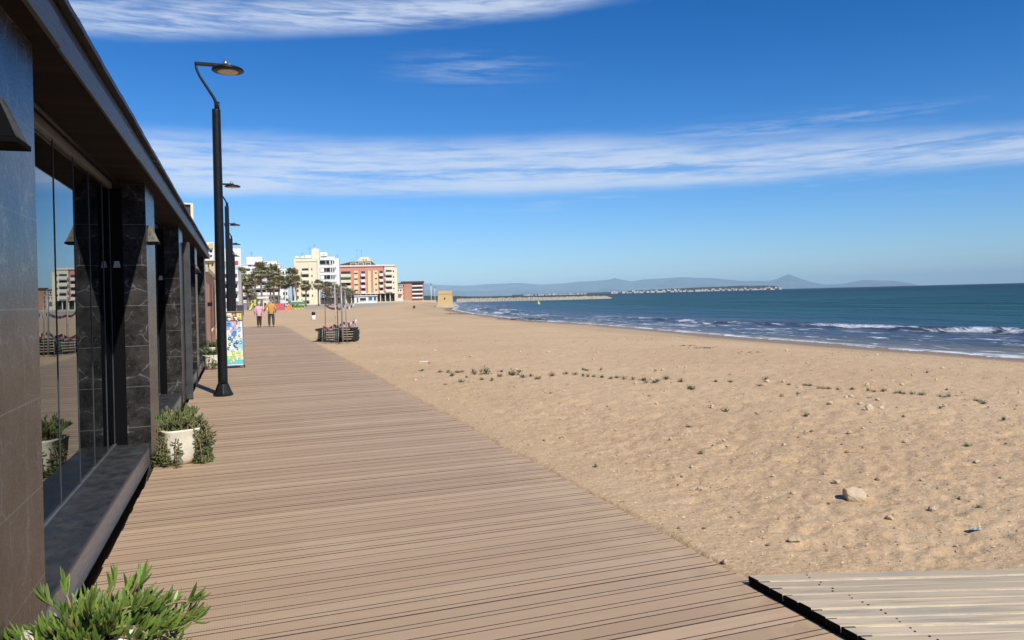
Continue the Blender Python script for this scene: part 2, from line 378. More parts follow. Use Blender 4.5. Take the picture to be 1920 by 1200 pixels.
def mk_sea():
    m, t, b = M('sea_water'); p = t.pos(); x, y, z = t.xyz(p); d = t.attr('off'); s = t.attr('run')
    sd_ = t.comb(t.mul(s, 0.10), t.mul(d, 0.42), 0.0)
    lo = t.noise(t.comb(t.mul(s, 0.03), t.mul(d, 0.05), 4.0), 1, 3)
    big = t.noise(sd_, 1, 5, 0.6, 0.6); lace = t.noise(t.comb(t.mul(s, 0.55), t.mul(d, 1.5), 9.0), 1, 7, 0.68, 1.0)
    dj = t.add(d, t.mul(t.sub(t.noise(t.comb(t.mul(s, 0.06), t.mul(d, 0.03), 1.0), 1, 4), 0.5), 9.0))
    c = t.mix(t.step(dj, 0.3, 5.0), (0.16, 0.135, 0.095), (0.040, 0.055, 0.080))
    c = t.mix(t.step(dj, 9, 20), c, (0.010, 0.055, 0.070))
    c = t.mix(t.step(dj, 22, 70), c, (0.003, 0.038, 0.052))
    c = t.mix(t.step(d, 90, 420), c, (0.0004, 0.010, 0.026))
    bands = t.noise(t.comb(t.mul(s, 0.012), t.mul(t.math('LOGARITHM', t.math('MAXIMUM', d, 1.0), 2.718), 6.5), 2.0), 1, 5, 0.6)
    bk = t.mul(t.step(d, 14, 30), t.step(bands, 0.42, 0.62)); c = t.mix(t.mul(bk, 0.75), c, t.mix(t.step(d, 60, 300), (0.012, 0.082, 0.085), (0.0015, 0.022, 0.04)))
    weed = t.mul(t.mul(t.step(d, 1.5, 4), t.step(d, 15, 9)), t.step(big, 0.60, 0.72)); c = t.mix(t.mul(weed, 0.7), c, (0.03, 0.03, 0.035))
    # foam
    f1 = t.mul(t.step(d, 1.3, 0.1), t.step(lace, 0.40, 0.55, 0.0, 1.0))
    f2 = t.mul(t.mul(t.step(d, 0.3, 1.6), t.step(dj, 12, 6)), t.step(t.add(t.mul(lace, 0.62), t.mul(big, 0.38)), 0.53, 0.595))
    crest = t.attr('crest')
    f3 = t.mul(crest, t.step(t.add(t.mul(lace, 0.6), t.mul(big, 0.4)), 0.47, 0.58))
    f4 = t.mul(t.mul(t.step(d, 2.0, 5.0), t.step(dj, 18, 8)), t.step(lace, 0.40, 0.70, 0.0, 0.14))
    foam = t.math('MAXIMUM', t.math('MAXIMUM', f1, f2), t.math('MAXIMUM', f3, f4))
    caps = t.mul(t.step(t.noise(t.comb(t.mul(s, 0.25), t.mul(d, 0.6), 7.7), 1, 4, 0.7), 0.735, 0.77), t.step(d, 18, 40)); foam = t.math('MAXIMUM', foam, t.mul(caps, 0.6))
    foam = t.math('MINIMUM', foam, 0.92)
    c = t.mix(foam, c, (0.74, 0.78, 0.82))
    t.put(b.inputs['Base Color'], c); t.put(b.inputs['Roughness'], t.add(0.30, t.mul(foam, 0.5)))
    t.put(b.inputs['Specular IOR Level'], t.step(d, 0, 40, 0.30, 0.03)); b.inputs['IOR'].default_value = 1.33
    w1 = t.noise(t.comb(t.mul(s, 0.5), t.mul(d, 1.4), 0.0), 1, 6, 0.62, 0.4); w2 = t.noise(t.comb(t.mul(s, 0.05), t.mul(d, 0.16), 3.0), 1, 5, 0.6)
    t.put(b.inputs['Normal'], t.bump(t.add(t.mul(w1, 0.35), t.mul(w2, 2.2)), 0.9, 0.9)); return m
def mk_hill():
    m, t, b = M('hazed_hill_rock'); p = t.pos(); n = t.noise(p, 0.0016, 8, 0.65)
    c = t.mix(t.step(n, 0.35, 0.65), (0.03, 0.05, 0.075), (0.12, 0.13, 0.15)); t.put(b.inputs['Base Color'], c); b.inputs['Roughness'].default_value = 0.95; return m  # bluish: distance haze is mixed into the rock colour
def mk_stone(name, a, b_, stain):
    m, t, b = M(name); o = t.obj(); n = t.noise(o, 6, 6, 0.65); n2 = t.noise(o, 30, 5, 0.7)
    c = t.mix(t.step(n, 0.3, 0.7), a, b_); c = t.mix(t.step(n2, 0.58, 0.75, 0, 0.6), c, stain)
    t.put(b.inputs['Base Color'], c); b.inputs['Roughness'].default_value = 0.9; t.put(b.inputs['Normal'], t.bump(n2, 0.7, 0.01)); return m
def mk_fascia(name, a, b_, rust):
    m, t, b = M(name); p = t.pos(); n = t.noise(p, 2.3, 6, 0.65); n2 = t.noise(t.mapping(p, (1, 0.7, 6)), 9, 5, 0.65)
    c = t.mix(t.step(n2, 0.3, 0.7), a, b_); c = t.mix(t.step(n, 0.56, 0.72, 0, 0.8), c, rust)
    t.put(b.inputs['Base Color'], c); t.put(b.inputs['Roughness'], t.step(n2, 0.2, 0.8, 0.35, 0.65)); t.put(b.inputs['Normal'], t.bump(n2, 0.4, 0.006)); return m
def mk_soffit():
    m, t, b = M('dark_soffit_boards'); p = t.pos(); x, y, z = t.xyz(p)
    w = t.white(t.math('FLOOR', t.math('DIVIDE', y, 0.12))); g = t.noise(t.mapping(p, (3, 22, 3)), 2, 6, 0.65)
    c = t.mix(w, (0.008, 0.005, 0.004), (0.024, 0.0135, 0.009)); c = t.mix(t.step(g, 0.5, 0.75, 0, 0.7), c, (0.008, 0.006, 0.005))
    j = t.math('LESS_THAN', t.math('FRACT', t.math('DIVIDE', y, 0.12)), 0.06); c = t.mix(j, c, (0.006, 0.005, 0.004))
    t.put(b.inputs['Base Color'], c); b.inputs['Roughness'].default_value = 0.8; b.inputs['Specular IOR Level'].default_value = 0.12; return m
MT['sand'] = mk_sand(); MT['deck'] = mk_deck(); MT['plank'] = mk_plank(); MT['marble'] = mk_marble(); MT['glass'] = mk_glass()
MT['ice'] = mk_leaf('ice_plant_leaf', (0.04, 0.095, 0.02), (0.20, 0.30, 0.05), (0.16, 0.17, 0.05))
MT['ice2'] = mk_leaf('grey_green_leaf', (0.085, 0.135, 0.045), (0.17, 0.215, 0.075), (0.13, 0.10, 0.06))
MT['weed'] = mk_foliage('weed_leaf', (0.05, 0.09, 0.03), (0.12, 0.145, 0.06))
MT['sea'] = mk_sea(); MT['hill'] = mk_hill()
MT['stone'] = mk_stone('pale_stone', (0.56, 0.44, 0.28), (0.72, 0.60, 0.42), (0.40, 0.27, 0.13))
MT['stone2'] = mk_stone('brown_stone', (0.24, 0.17, 0.10), (0.36, 0.26, 0.16), (0.14, 0.10, 0.06))
MT['cape'] = mk_stone('jetty_stone', (0.30, 0.265, 0.21), (0.42, 0.375, 0.30), (0.14, 0.12, 0.10))
MT['fascia'] = mk_fascia('weathered_fascia', (0.028, 0.032, 0.037), (0.066, 0.071, 0.078), (0.04, 0.022, 0.016))
MT['rust'] = mk_fascia('rusty_edge', (0.020, 0.014, 0.012), (0.04, 0.026, 0.02), (0.10, 0.045, 0.026))
MT['soffit'] = mk_soffit()
MT['black'] = simple('black_paint', (0.008, 0.009, 0.010), 0.42, 0.15, 12, spec=0.3)
MT['groove'] = simple('groove_dirt', (0.062, 0.04, 0.028), 0.95, 0.3, 20)
MT['palesand'] = simple('dry_pale_sand', (0.72, 0.60, 0.42), 0.95, 0.2, 12)
MT['steel'] = simple('grey_steel', (0.30, 0.31, 0.32), 0.35, 0.1, 10, 0.8)
MT['alu'] = simple('dull_aluminium', (0.20, 0.20, 0.195), 0.45, 0.1, 14, 0.5)
MT['galv'] = simple('galvanised_pole', (0.33, 0.32, 0.31), 0.45, 0.12, 9, 0.35)
MT['blackstuff'] = simple('matt_black', (0.006, 0.006, 0.007), 0.8, 0.1, spec=0.04)  # plain black, also used for painted shade on plank ends and sconce flanks
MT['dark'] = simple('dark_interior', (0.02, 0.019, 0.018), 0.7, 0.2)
MT['slate'] = mk_fascia('slate_sill', (0.022, 0.0225, 0.024), (0.05, 0.05, 0.05), (0.075, 0.072, 0.07))
MT['sillface'] = mk_fascia('sill_edge_stone', (0.27, 0.24, 0.20), (0.36, 0.32, 0.27), (0.22, 0.19, 0.16))
MT['pot'] = simple('cream_pot', (0.80, 0.74, 0.60), 0.75, 0.08, 9, 0, 0.003)
MT['soil'] = simple('dark_soil', (0.045, 0.035, 0.025), 0.95, 0.3, 20, 0, 0.01)
MT['lamprock'] = mk_stone('sconce_stone', (0.08, 0.073, 0.06), (0.26, 0.24, 0.20), (0.02, 0.018, 0.016))
MT['lampshaded'] = mk_stone('shaded_sconce_stone', (0.02, 0.019, 0.017), (0.09, 0.085, 0.075), (0.012, 0.011, 0.01))  # sconce stone darkened for the shade on the nearest one
MT['lens'] = simple('lamp_lens', (0.62, 0.55, 0.47), 0.25, 0.05)
MT['panelgrey'] = simple('dark_grey_panel', (0.05, 0.052, 0.056), 0.5, 0.2, 5)
MT['gateedge'] = simple('latch_grey', (0.34, 0.35, 0.35), 0.4, 0.1)
MT['white'] = simple('white_render', (0.78, 0.77, 0.74), 0.85, 0.05, 0.5)
MT['farwhite'] = simple('weathered_white', (0.52, 0.49, 0.45), 0.9, 0.3, 0.3)
MT['polewhite'] = simple('chalky_pole', (0.5, 0.47, 0.43), 0.7, 0.15, 6)
MT['cream'] = simple('cream_render', (0.78, 0.70, 0.49), 0.85, 0.05, 0.5)
MT['cream2'] = simple('pale_cream_render', (0.79, 0.73, 0.58), 0.85, 0.05, 0.5)
MT['yellow'] = simple('yellow_render', (0.76, 0.64, 0.37), 0.85, 0.05, 0.5)
MT['pink'] = simple('salmon_render', (0.64, 0.27, 0.20), 0.85, 0.06, 0.5)
MT['brick'] = simple('orange_brick', (0.47, 0.26, 0.175), 0.9, 0.1, 0.7)
MT['peach'] = simple('peach_render', (0.66, 0.36, 0.22), 0.85, 0.06, 0.8)
MT['beige'] = simple('beige_render', (0.55, 0.47, 0.30), 0.85, 0.08, 0.5)
MT['window'] = simple('dark_window', (0.045, 0.05, 0.055), 0.12, 0.4, 0.4)
MT['window2'] = simple('blue_window', (0.07, 0.16, 0.24), 0.12, 0.3, 0.4)
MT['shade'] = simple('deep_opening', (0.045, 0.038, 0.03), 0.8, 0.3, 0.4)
MT['tileroof'] = simple('dark_tile_roof', (0.10, 0.055, 0.045), 0.85, 0.2, 1.2)
MT['trunk'] = simple('palm_trunk', (0.22, 0.165, 0.11), 0.95, 0.25, 4, 0, 0.02)
MT['frond'] = mk_foliage('palm_frond', (0.14, 0.15, 0.055), (0.42, 0.36, 0.16))
MT['dryfrond'] = mk_foliage('dry_frond', (0.24, 0.17, 0.09), (0.38, 0.28, 0.16))
MT['tree'] = mk_foliage('tamarisk_twigs', (0.10, 0.085, 0.05), (0.17, 0.135, 0.085))
MT['tree2'] = mk_foliage('dark_bush', (0.035, 0.055, 0.022), (0.07, 0.09, 0.035))
MT['far'] = simple('far_scrub', (0.05, 0.065, 0.04), 0.95, 0.3, 0.05)
MT['red'] = simple('red_plastic', (0.60, 0.045, 0.05), 0.5, 0.1)
MT['tapewhite'] = simple('white_tape', (0.8, 0.78, 0.76), 0.5, 0.05)
MT['tapered'] = simple('dull_red_tape', (0.20, 0.045, 0.045), 0.5, 0.1)
MT['green'] = simple('green_plastic', (0.25, 0.55, 0.16), 0.6, 0.08)
MT['ygreen'] = simple('lime_yellow', (0.60, 0.58, 0.10), 0.6, 0.08)
MT['magenta'] = simple('magenta_fabric', (0.50, 0.10, 0.17), 0.7, 0.12)
MT['orange'] = simple('orange_plastic', (0.72, 0.22, 0.07), 0.6, 0.1)
MT['teal'] = simple('teal_cloth', (0.08, 0.25, 0.17), 0.7, 0.15)
MT['pallet'] = simple('dark_pallet', (0.028, 0.034, 0.026), 0.8, 0.35, 5)
MT['brownpost'] = simple('brown_post', (0.16, 0.085, 0.055), 0.85, 0.15)
MT['skin'] = simple('skin', (0.55, 0.34, 0.25), 0.55, 0.06)
MT['pinkcoat'] = simple('pink_quilted_coat', (0.70, 0.38, 0.47), 0.75, 0.08, 9, 0, 0.01)
MT['mustard'] = simple('mustard_jacket', (0.56, 0.28, 0.075), 0.75, 0.08, 9, 0, 0.01)
MT['trouser'] = simple('dark_trousers', (0.035, 0.03, 0.032), 0.85, 0.2)
MT['trouser2'] = simple('charcoal_trousers', (0.045, 0.048, 0.055), 0.85, 0.2)
MT['shoe'] = simple('dark_shoes', (0.03, 0.028, 0.027), 0.6, 0.2)
MT['hairwhite'] = simple('white_hair', (0.62, 0.58, 0.55), 0.7, 0.1, 20)
MT['hairgrey'] = simple('grey_brown_hair', (0.22, 0.17, 0.13), 0.7, 0.15, 20)
MT['eye'] = simple('eye_dark', (0.03, 0.025, 0.02), 0.3, 0.1)

# ------------------------------------------------------------------ ground, sea, deck, path
azs = np.concatenate([np.arange(-100, -24, 2.0), np.arange(-24, 62, 0.2), np.arange(62, 141, 2.0)])*math.pi/180
rs = [1.2]
while rs[-1] < 110: rs.append(rs[-1]*1.0062)
while rs[-1] < 13000: rs.append(rs[-1]*1.04)
rs = np.array(rs); RR, AA = np.meshgrid(rs, azs, indexing='ij')
X = RR*np.sin(AA); Y = RR*np.cos(AA)
Z = sand_h(X, Y); d, s = shore_d(X, Y)
dw = d + 1.3*vn(s*0.07, s*0+3.3, 5) + 0.5*vn(s*0.3, s*0+1.3, 6)
wet = sstep(dw + 1.2*vn(s*0.25, s*0+7, 8), -3.2, -1.2)
wet = np.maximum(wet, 0.35*sstep(dw, -11.5, -8)*np.clip(0.6+vn(s*0.12, d*0.3, 9), 0, 1))
town = sstep(Y+0.35*X+6*vn(X*0.05, Y*0.05, 71), 150, 158)*(1-sstep(d, -22, -12))
V = np.stack([X, Y, Z], -1).reshape(-1, 3)
ground = np_mesh('beach_sand', V, grid_faces(*X.shape), MT['sand'], {'wet': wet, 'town': town}); tag(ground, kind='structure')

azs = np.concatenate([np.arange(-45, -18, 1.5), np.arange(-18, 60, 0.2), np.arange(60, 146, 2.0)])*math.pi/180
rs = [13.0]
while rs[-1] < 400: rs.append(rs[-1]*1.0075)
while rs[-1] < 13400: rs.append(rs[-1]*1.035)
rs = np.array(rs); RR, AA = np.meshgrid(rs, azs, indexing='ij')
X = RR*np.sin(AA); Y = RR*np.cos(AA); d, s = shore_d(X, Y)
Z = np.full(X.shape, WATER)
wig = 4.0*vn(s*0.045, s*0+2, 51)+2.0*vn(s*0.17, s*0+4, 52)+0.7*vn(s*0.5, s*0+4, 58)
amp1 = np.clip(0.55+1.5*vn(s*0.028, s*0+1, 53), 0, 1); amp2 = np.clip(0.35+1.7*vn(s*0.035, s*0+8, 54), 0, 1)
q1 = d-(8.5+wig*1.6); q2 = d-(3.6+wig)
w1 = np.exp(-(q1/np.where(q1 < 0, 0.55, 1.5))**2)*amp1; w2 = np.exp(-(q2/np.where(q2 < 0, 0.35, 1.0))**2)*amp2
Z = Z + 0.26*w1 + 0.16*w2 + 0.10*vn(s*0.12, d*0.3, 55)*sstep(d, 6, 14)*(1-sstep(RR, 150, 300)) + 0.03*vn(s*0.5, d*0.9, 56)*sstep(d, 2, 6)*(1-sstep(RR, 60, 120))
crest = np.clip(np.exp(-((q1+0.4)/0.55)**2)*sstep(amp1, 0.6, 1.0)*1.0+np.exp(-((q2+0.3)/0.5)**2)*sstep(amp2, 0.35, 0.7)*1.2, 0, 1)
V = np.stack([X, Y, Z], -1).reshape(-1, 3)
sea = np_mesh('sea', V, grid_faces(*X.shape), MT['sea'], {'off': d, 'run': s, 'crest': crest}); tag(sea, kind='structure')

mb = MB(); rnd = random.Random(3)
y = 0.0; Y0 = -3.04
n = int((DECK_END-Y0)/0.16)
for i in range(n):
    y = Y0+i*0.16; dz = rnd.uniform(-0.0012, 0.0012); tl = rnd.uniform(-0.0012, 0.0012); xl = DECK_L+rnd.uniform(-0.006, 0.006); xr = DECK_R+rnd.uniform(-0.008, 0.008)
    g = 0.155
    prof = [(0.0025, -0.03), (0.0025, -0.001), (0.0035, 0.0), (0.040, 0.0), (0.041, -0.006), (0.0475, -0.006), (0.0485, 0.0), (g, 0.0), (g+0.001, -0.001), (g+0.001, -0.03)]
    b = len(mb.v)
    for (py, pz) in prof:
        z = pz+(dz+tl*(py/0.16-0.5) if pz > -0.02 else 0); mb.vert((xl, y+py, z)); mb.vert((xr, y+py, z))
    for k in range(len(prof)-1): mb.face([b+2*k, b+2*k+1, b+2*k+3, b+2*k+2])
    mb.face([b+2*k_ for k_ in range(len(prof))]); mb.face([b+2*k_+1 for k_ in range(len(prof)-1, -1, -1)])
mb.mat(MT['blackstuff'])
mb.mats = [MT['deck'], MT['blackstuff'], MT['groove']]; mb.mi = [2 if (i % 11) in (0, 1, 4, 5, 7, 8) else 0 for i in range(len(mb.f))]; mb.cur = 1
mb.box(DECK_L+0.03, DECK_R-0.02, Y0, DECK_END, -0.07, -0.032)
o = mb.build('boardwalk'); tag(o, kind='structure')

ANG = -PSI+R(0.3); ca2, sa2 = math.cos(ANG), math.sin(ANG)
# weathered duckboard path that meets the boardwalk: planks run at an angle
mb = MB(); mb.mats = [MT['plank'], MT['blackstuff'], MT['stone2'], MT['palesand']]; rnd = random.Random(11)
org = Vector((*gnd(1402, 1079, 0.05), 0))
ax = Vector((ca2, sa2, 0)); ay = Vector((-sa2, ca2, 0))
for i in range(26):
    yl1 = -i*0.095; yl0 = yl1-0.095+rnd.uniform(0.011, 0.015)
    top = 0.050+rnd.uniform(-0.003, 0.004)
    xs = []
    for yl in (yl0, yl1):   # clip on the edge of the boardwalk (X = const)
        xs.append((0.0 - yl*ay.x)/ax.x)
    jag = rnd.uniform(-0.005, 0.005); x0a, x0b = xs[0]+jag, xs[1]+jag; x1 = 5.6
    b = len(mb.v); c = 0.004
    ns = 14
    for k in range(ns+1):
        tt = k/ns; w_ = 0.003*math.sin(i*2.1+k*1.3)
        xa, xb = x0a+(x1-x0a)*tt, x0b+(x1-x0b)*tt
        for (yy, zz, xx) in ((yl0, 0.018, xa), (yl0, top-c, xa), (yl0+c, top, xa), (yl1-c, top, xb), (yl1, top-c, xb), (yl1, 0.018, xb)):
            mb.vert((xx, yy+w_*0.4, zz+w_*0.5))
    for k in range(ns):
        for q in range(6): mb.face([b+6*k+q, b+6*k+(q+1) % 6, b+6*(k+1)+(q+1) % 6, b+6*(k+1)+q][::-1])
    mb.cur = 1; mb.face([b+q for q in range(6)]); mb.cur = 0; mb.face([b+6*ns+q for q in range(5, -1, -1)])  # left ends coloured black for the shade on them
    mb.cur = 3; mb.quad(*[(org_x, yy, top-0.005) for org_x, yy in ((x0a+0.05, yl0-0.017), (x1, yl0-0.017), (x1, yl0+0.001), (x0a+0.05, yl0+0.001))]); mb.cur = 0
    for nx in (0.28, 1.55, 2.75):
        for ny in (0.28, 0.72):
            px = (x0a if nx < 1 else 0)+nx+rnd.uniform(-0.015, 0.015); mb.cur = 1
            mb.lathe([(0.0055, top-0.004), (0.0055, top+0.0022), (0.003, top+0.003)], 6, (px, yl0+(yl1-yl0)*ny, 0)); mb.cur = 0
mb.cur = 1  # black strip added in place of the shadow along the plank ends
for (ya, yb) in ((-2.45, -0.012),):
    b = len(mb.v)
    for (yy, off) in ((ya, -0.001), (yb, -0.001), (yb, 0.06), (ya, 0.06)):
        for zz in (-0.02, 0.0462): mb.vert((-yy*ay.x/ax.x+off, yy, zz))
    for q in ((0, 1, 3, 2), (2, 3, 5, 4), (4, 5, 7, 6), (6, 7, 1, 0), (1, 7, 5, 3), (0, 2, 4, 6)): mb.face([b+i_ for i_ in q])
for bx_ in (0.95, 1.6, 2.8): mb.box(bx_, bx_+0.07, -2.4, -0.06, -0.03, 0.017)
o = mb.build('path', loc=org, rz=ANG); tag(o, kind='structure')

# ------------------------------------------------------------------ seafront pavilion on the left
FX = -0.88; GX = -1.21
pav = empty('beach_pavilion', (FX, 10, 0), 0, 'long low pavilion with dark stone pillars, glass panes and overhanging roof beside the boardwalk', 'pavilion')
def place(mb, name, mat, parent=pav, bevel=0.0):
    o = mb.build(name, None, mat, bevel); o.parent = parent
    o.matrix_parent_inverse = Matrix.Translation(-Vector(parent.location)) if parent is pav else Matrix()
    return o
PIL = [(3.24, 4.09), (8.56, 9.40), (13.05, 13.85), (17.55, 18.35), (22.0, 22.8)]
for i, (a, b) in enumerate(PIL):
    mb = MB(); mb.box(-1.62, FX, a, b, -0.3, 2.822); p = place(mb, 'pillar', MT['marble'], bevel=0.006)
    if i in (0, 1, 3):                     # stone sconce: a wedge that widens downwards
        yc = a+0.20; w0, w1 = 0.06, 0.09; z1, z0 = 2.415, 2.245
        ml = MB(); ml.mats = [MT['lamprock'] if i else MT['lampshaded'], MT['blackstuff']]; P = [(FX, yc-w0, z1), (FX, yc+w0, z1), (FX+0.03, yc+w0, z1), (FX+0.03, yc-w0, z1), (FX, yc-w1, z0), (FX, yc+w1, z0), (FX+0.10, yc+w1, z0), (FX+0.10, yc-w1, z0)]
        for q in P: ml.vert(q)
        for q in ((0, 1, 2, 3), (4, 7, 6, 5), (3, 2, 6, 7), (0, 3, 7, 4), (1, 5, 6, 2), (0, 4, 5, 1)): ml.cur = 1 if (i == 0 and q[:2] != (3, 2)) else 0; ml.face(q)  # nearest sconce: shade painted black on all but its front slope
        wl = ml.build('wall_light', None, None, 0.004); wl.parent = pav; wl.matrix_parent_inverse = Matrix.Translation(-Vector(pav.location))
        ml = MB(); ml.box(FX, FX+0.107, yc-w1-0.008, yc+w1+0.008, z0-0.022, z0-0.001); q = ml.build('light_base', None, MT['blackstuff'], 0.003); q.parent = wl
BAYS = [(-1.2, 3.24)]+[(PIL[i][1], PIL[i+1][0]) for i in range(4)]
for i, (a, b) in enumerate(BAYS):
    mb = MB(); mb.box(-2.2, FX-0.012, a, b, 0.185, 0.205); mb.box(-2.2, FX-0.02, a, b, -0.02, 0.184)
    mb.mats = [MT['slate'], MT['sillface']]; mb.mi = [0]*6+[1]*6
    place(mb, 'sill', None, bevel=0.004)
    mb = MB(); mb.box(GX-0.03, GX+0.03, a, b, 2.765, 2.822); place(mb, 'top_rail', MT['alu']); mb = MB(); mb.box(GX+0.075, GX+0.10, a, b, 2.80, 2.8215); place(mb, 'curtain_rail', MT['black'])
    mb = MB(); mb.box(GX-0.012, GX+0.022, a, b, 0.206, 0.222); place(mb, 'bottom_rail', MT['alu'])
    for k in range(9):
        y0 = a+0.03+k*0.66; w = min(0.66, b-0.03-y0); off = 0.004*(k % 2)
        if w < 0.08: break
        mb = MB(); mb.box(GX-0.005+off, GX+0.004+off, y0+0.005, y0+w-0.005, 0.223, 2.764)
        g = place(mb, 'glass_pane', MT['glass'])
        mb = MB(); mb.box(GX-0.008+off, GX+0.009+off, y0+w-0.003, y0+w+0.003, 0.223, 2.764); q = mb.build('edge_seal', None, MT['panelgrey']); q.parent = g
    mb = MB(); mb.box(GX-0.03, GX+0.115, b-0.024, b-0.001, 0.206, 2.764); place(mb, 'black_strip', MT['blackstuff'])  # narrow black strip on the pillar flank beside the glass
    # pale latch at the end of the glazing
    mb = MB(); P = [(GX+0.03, b-0.05, 1.975), (GX+0.095, b-0.05, 1.975), (GX+0.083, b-0.05, 2.04), (GX+0.042, b-0.05, 2.04)]
    for q in P: mb.vert(q)
    for q in P: mb.vert((q[0], q[1]+0.025, q[2]))
    for q in ((0, 1, 2, 3), (7, 6, 5, 4), (0, 4, 5, 1), (1, 5, 6, 2), (2, 6, 7, 3), (3, 7, 4, 0)): mb.face(q)
    place(mb, 'latch', MT['gateedge'])
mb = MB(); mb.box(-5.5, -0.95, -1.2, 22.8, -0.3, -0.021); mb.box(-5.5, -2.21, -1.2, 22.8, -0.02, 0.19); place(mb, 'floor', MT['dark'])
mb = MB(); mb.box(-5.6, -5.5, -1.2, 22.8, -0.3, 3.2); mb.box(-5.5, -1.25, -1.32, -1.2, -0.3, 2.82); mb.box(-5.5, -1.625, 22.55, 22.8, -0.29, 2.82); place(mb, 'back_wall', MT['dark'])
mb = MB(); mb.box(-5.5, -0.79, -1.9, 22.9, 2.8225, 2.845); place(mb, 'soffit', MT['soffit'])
mb = MB(); rnd = random.Random(5)
yy = -1.9
while yy < 22.9:
    L = min(rnd.choice((2.0, 2.4, 3.0)), 22.9-yy); j = rnd.uniform(-0.004, 0.004)
    mb.box(-0.789, -0.768+j, yy+0.003, yy+L-0.003, 2.815+rnd.uniform(-0.003, 0.003), 2.948); yy += L
place(mb, 'fascia', MT['fascia'], bevel=0.003)
mb = MB(); mb.box(-0.95, -0.80, -1.9, 22.9, 2.846, 3.05); place(mb, 'roof_edge', MT['rust'])
mb = MB()
nn = 330; rnd = random.Random(9)
for k in range(nn):                        # corrugated sheet edge, a little lifted here and there
    y0 = -1.95+k*(24.95/nn); y1 = y0+24.95/nn; lift = 0.004*math.sin(k*0.21)*math.sin(k*0.043)+0.001*math.sin(k*1.57)
    b = len(mb.v)
    for (xx, z) in ((-0.752, 3.052), (-0.752, 3.086), (-5.6, 4.0), (-5.6, 3.966)):
        mb.vert((xx+0.001*math.sin(k*0.9), y0, z+lift)); mb.vert((xx+0.001*math.sin(k*0.9), y1, z+lift))
    for q in range(4): mb.face([b+2*q, b+2*q+1, b+2*((q+1) % 4)+1, b+2*((q+1) % 4)])
place(mb, 'roof', MT['rust'])
# folded grey shutter leaf standing against the third pillar
root = empty('folded_shutter', (-0.83, 13.95, 0), 0, 'dark grey folded shutter standing upright against the third stone pillar', 'shutter')
mb = MB(); mb.box(-0.045, 0.05, -0.08, 0.0, 0.012, 2.62); mb.box(-0.045, 0.05, 0.004, 0.10, 0.012, 2.62); mb.build('leaf', root, MT['panelgrey'], 0.005)
mb = MB(); mb.box(0.0505, 0.075, -0.06, -0.03, 1.24, 1.30); mb.tube([(0.075, -0.045, 1.27), (0.075, -0.16, 1.27)], 0.010, 8); mb.build('handle', root, MT['brownpost'])
mb = MB(); mb.box(-0.05, 0.055, -0.085, 0.105, 0.0, 0.011); mb.build('foot', root, MT['black'])

# ------------------------------------------------------------------ street lamps
def make_lamp():
    root = empty('street_lamp', (0, 0, 0))
    mb = MB(); mb.lathe([(0.165, 0.0), (0.165, 0.035), (0.15, 0.05), (0.092, 0.20), (0.086, 0.21)], 8, smooth=False); mb.build('base', root, MT['black'], 0.006)
    mb = MB(); mb.lathe([(0.082, 0.2), (0.080, 0.30), (0.078, 2.5), (0.070, 4.90), (0.070, 4.925), (0.045, 4.926)], 24); mb.build('pole', root, MT['black'])
    mb = MB(); mb.tube([(0.0, 0, 4.90), (0.0, 0, 5.04), (-0.03, 0, 5.12), (-0.14, 0, 5.30), (-0.25, 0, 5.48), (-0.30, 0, 5.60), (-0.31, 0, 5.715), (-0.30, 0, 5.725)], [0.03, 0.03, 0.026, 0.024, 0.022, 0.021, 0.021, 0.02], 12)
    mb.tube([(0.035, 0, 4.92), (0.035, 0, 5.06)], 0.022, 10); mb.build('arm', root, MT['black'])
    mb = MB(); mb.box(-0.315, 0.17, -0.032, 0.032, 5.665, 5.722); mb.build('bracket', root, MT['black'], 0.008)
    mb = MB(); mb.lathe([(0.235, 5.595), (0.262, 5.60), (0.268, 5.615), (0.255, 5.635), (0.20, 5.66), (0.07, 5.675), (0.06, 5.70)], 40, (0.205, 0, 0)); hd = mb.build('lamp_head', root, MT['black'])
    mb = MB(); mb.lathe([(0.165, 5.578), (0.17, 5.582), (0.17, 5.594)], 32, (0.205, 0, 0)); mb.build('lens', hd, MT['lens'])
    mb = MB(); mb.lathe([(0.05, 5.69), (0.05, 5.75), (0.03, 5.765), (0.03, 5.79)], 14, (0.17, 0, 0)); mb.box(0.15, 0.25, -0.03, 0.03, 5.69, 5.73); mb.build('sensor_cap', hd, MT['steel'])
    return root
lamp = make_lamp()
LAB = ['nearest black street lamp, its round head against blue sky, its foot on the boards', 'second black street lamp, its head showing just right of the nearest pole',
       'third black street lamp, its small head just right of the second lamp', 'fourth black street lamp, its pole top rising over the white rooftop sign', 'farthest black street lamp, hidden low behind the row of poles']
for i, (lx, ly) in enumerate(((-0.31, 14.13), (-0.36, 28.3), (-0.36, 42.5), (-0.34, 56.6), (-0.40, 71.0))):
    o = lamp if i == 0 else copy_tree(lamp)
    o.location = (lx, ly, 0 if ly < 52 else sand_z(lx, ly)); tag(o, LAB[i], 'street lamp', 'street lamps along the boardwalk')
# bronze wall bracket etc. are left out: too small to read

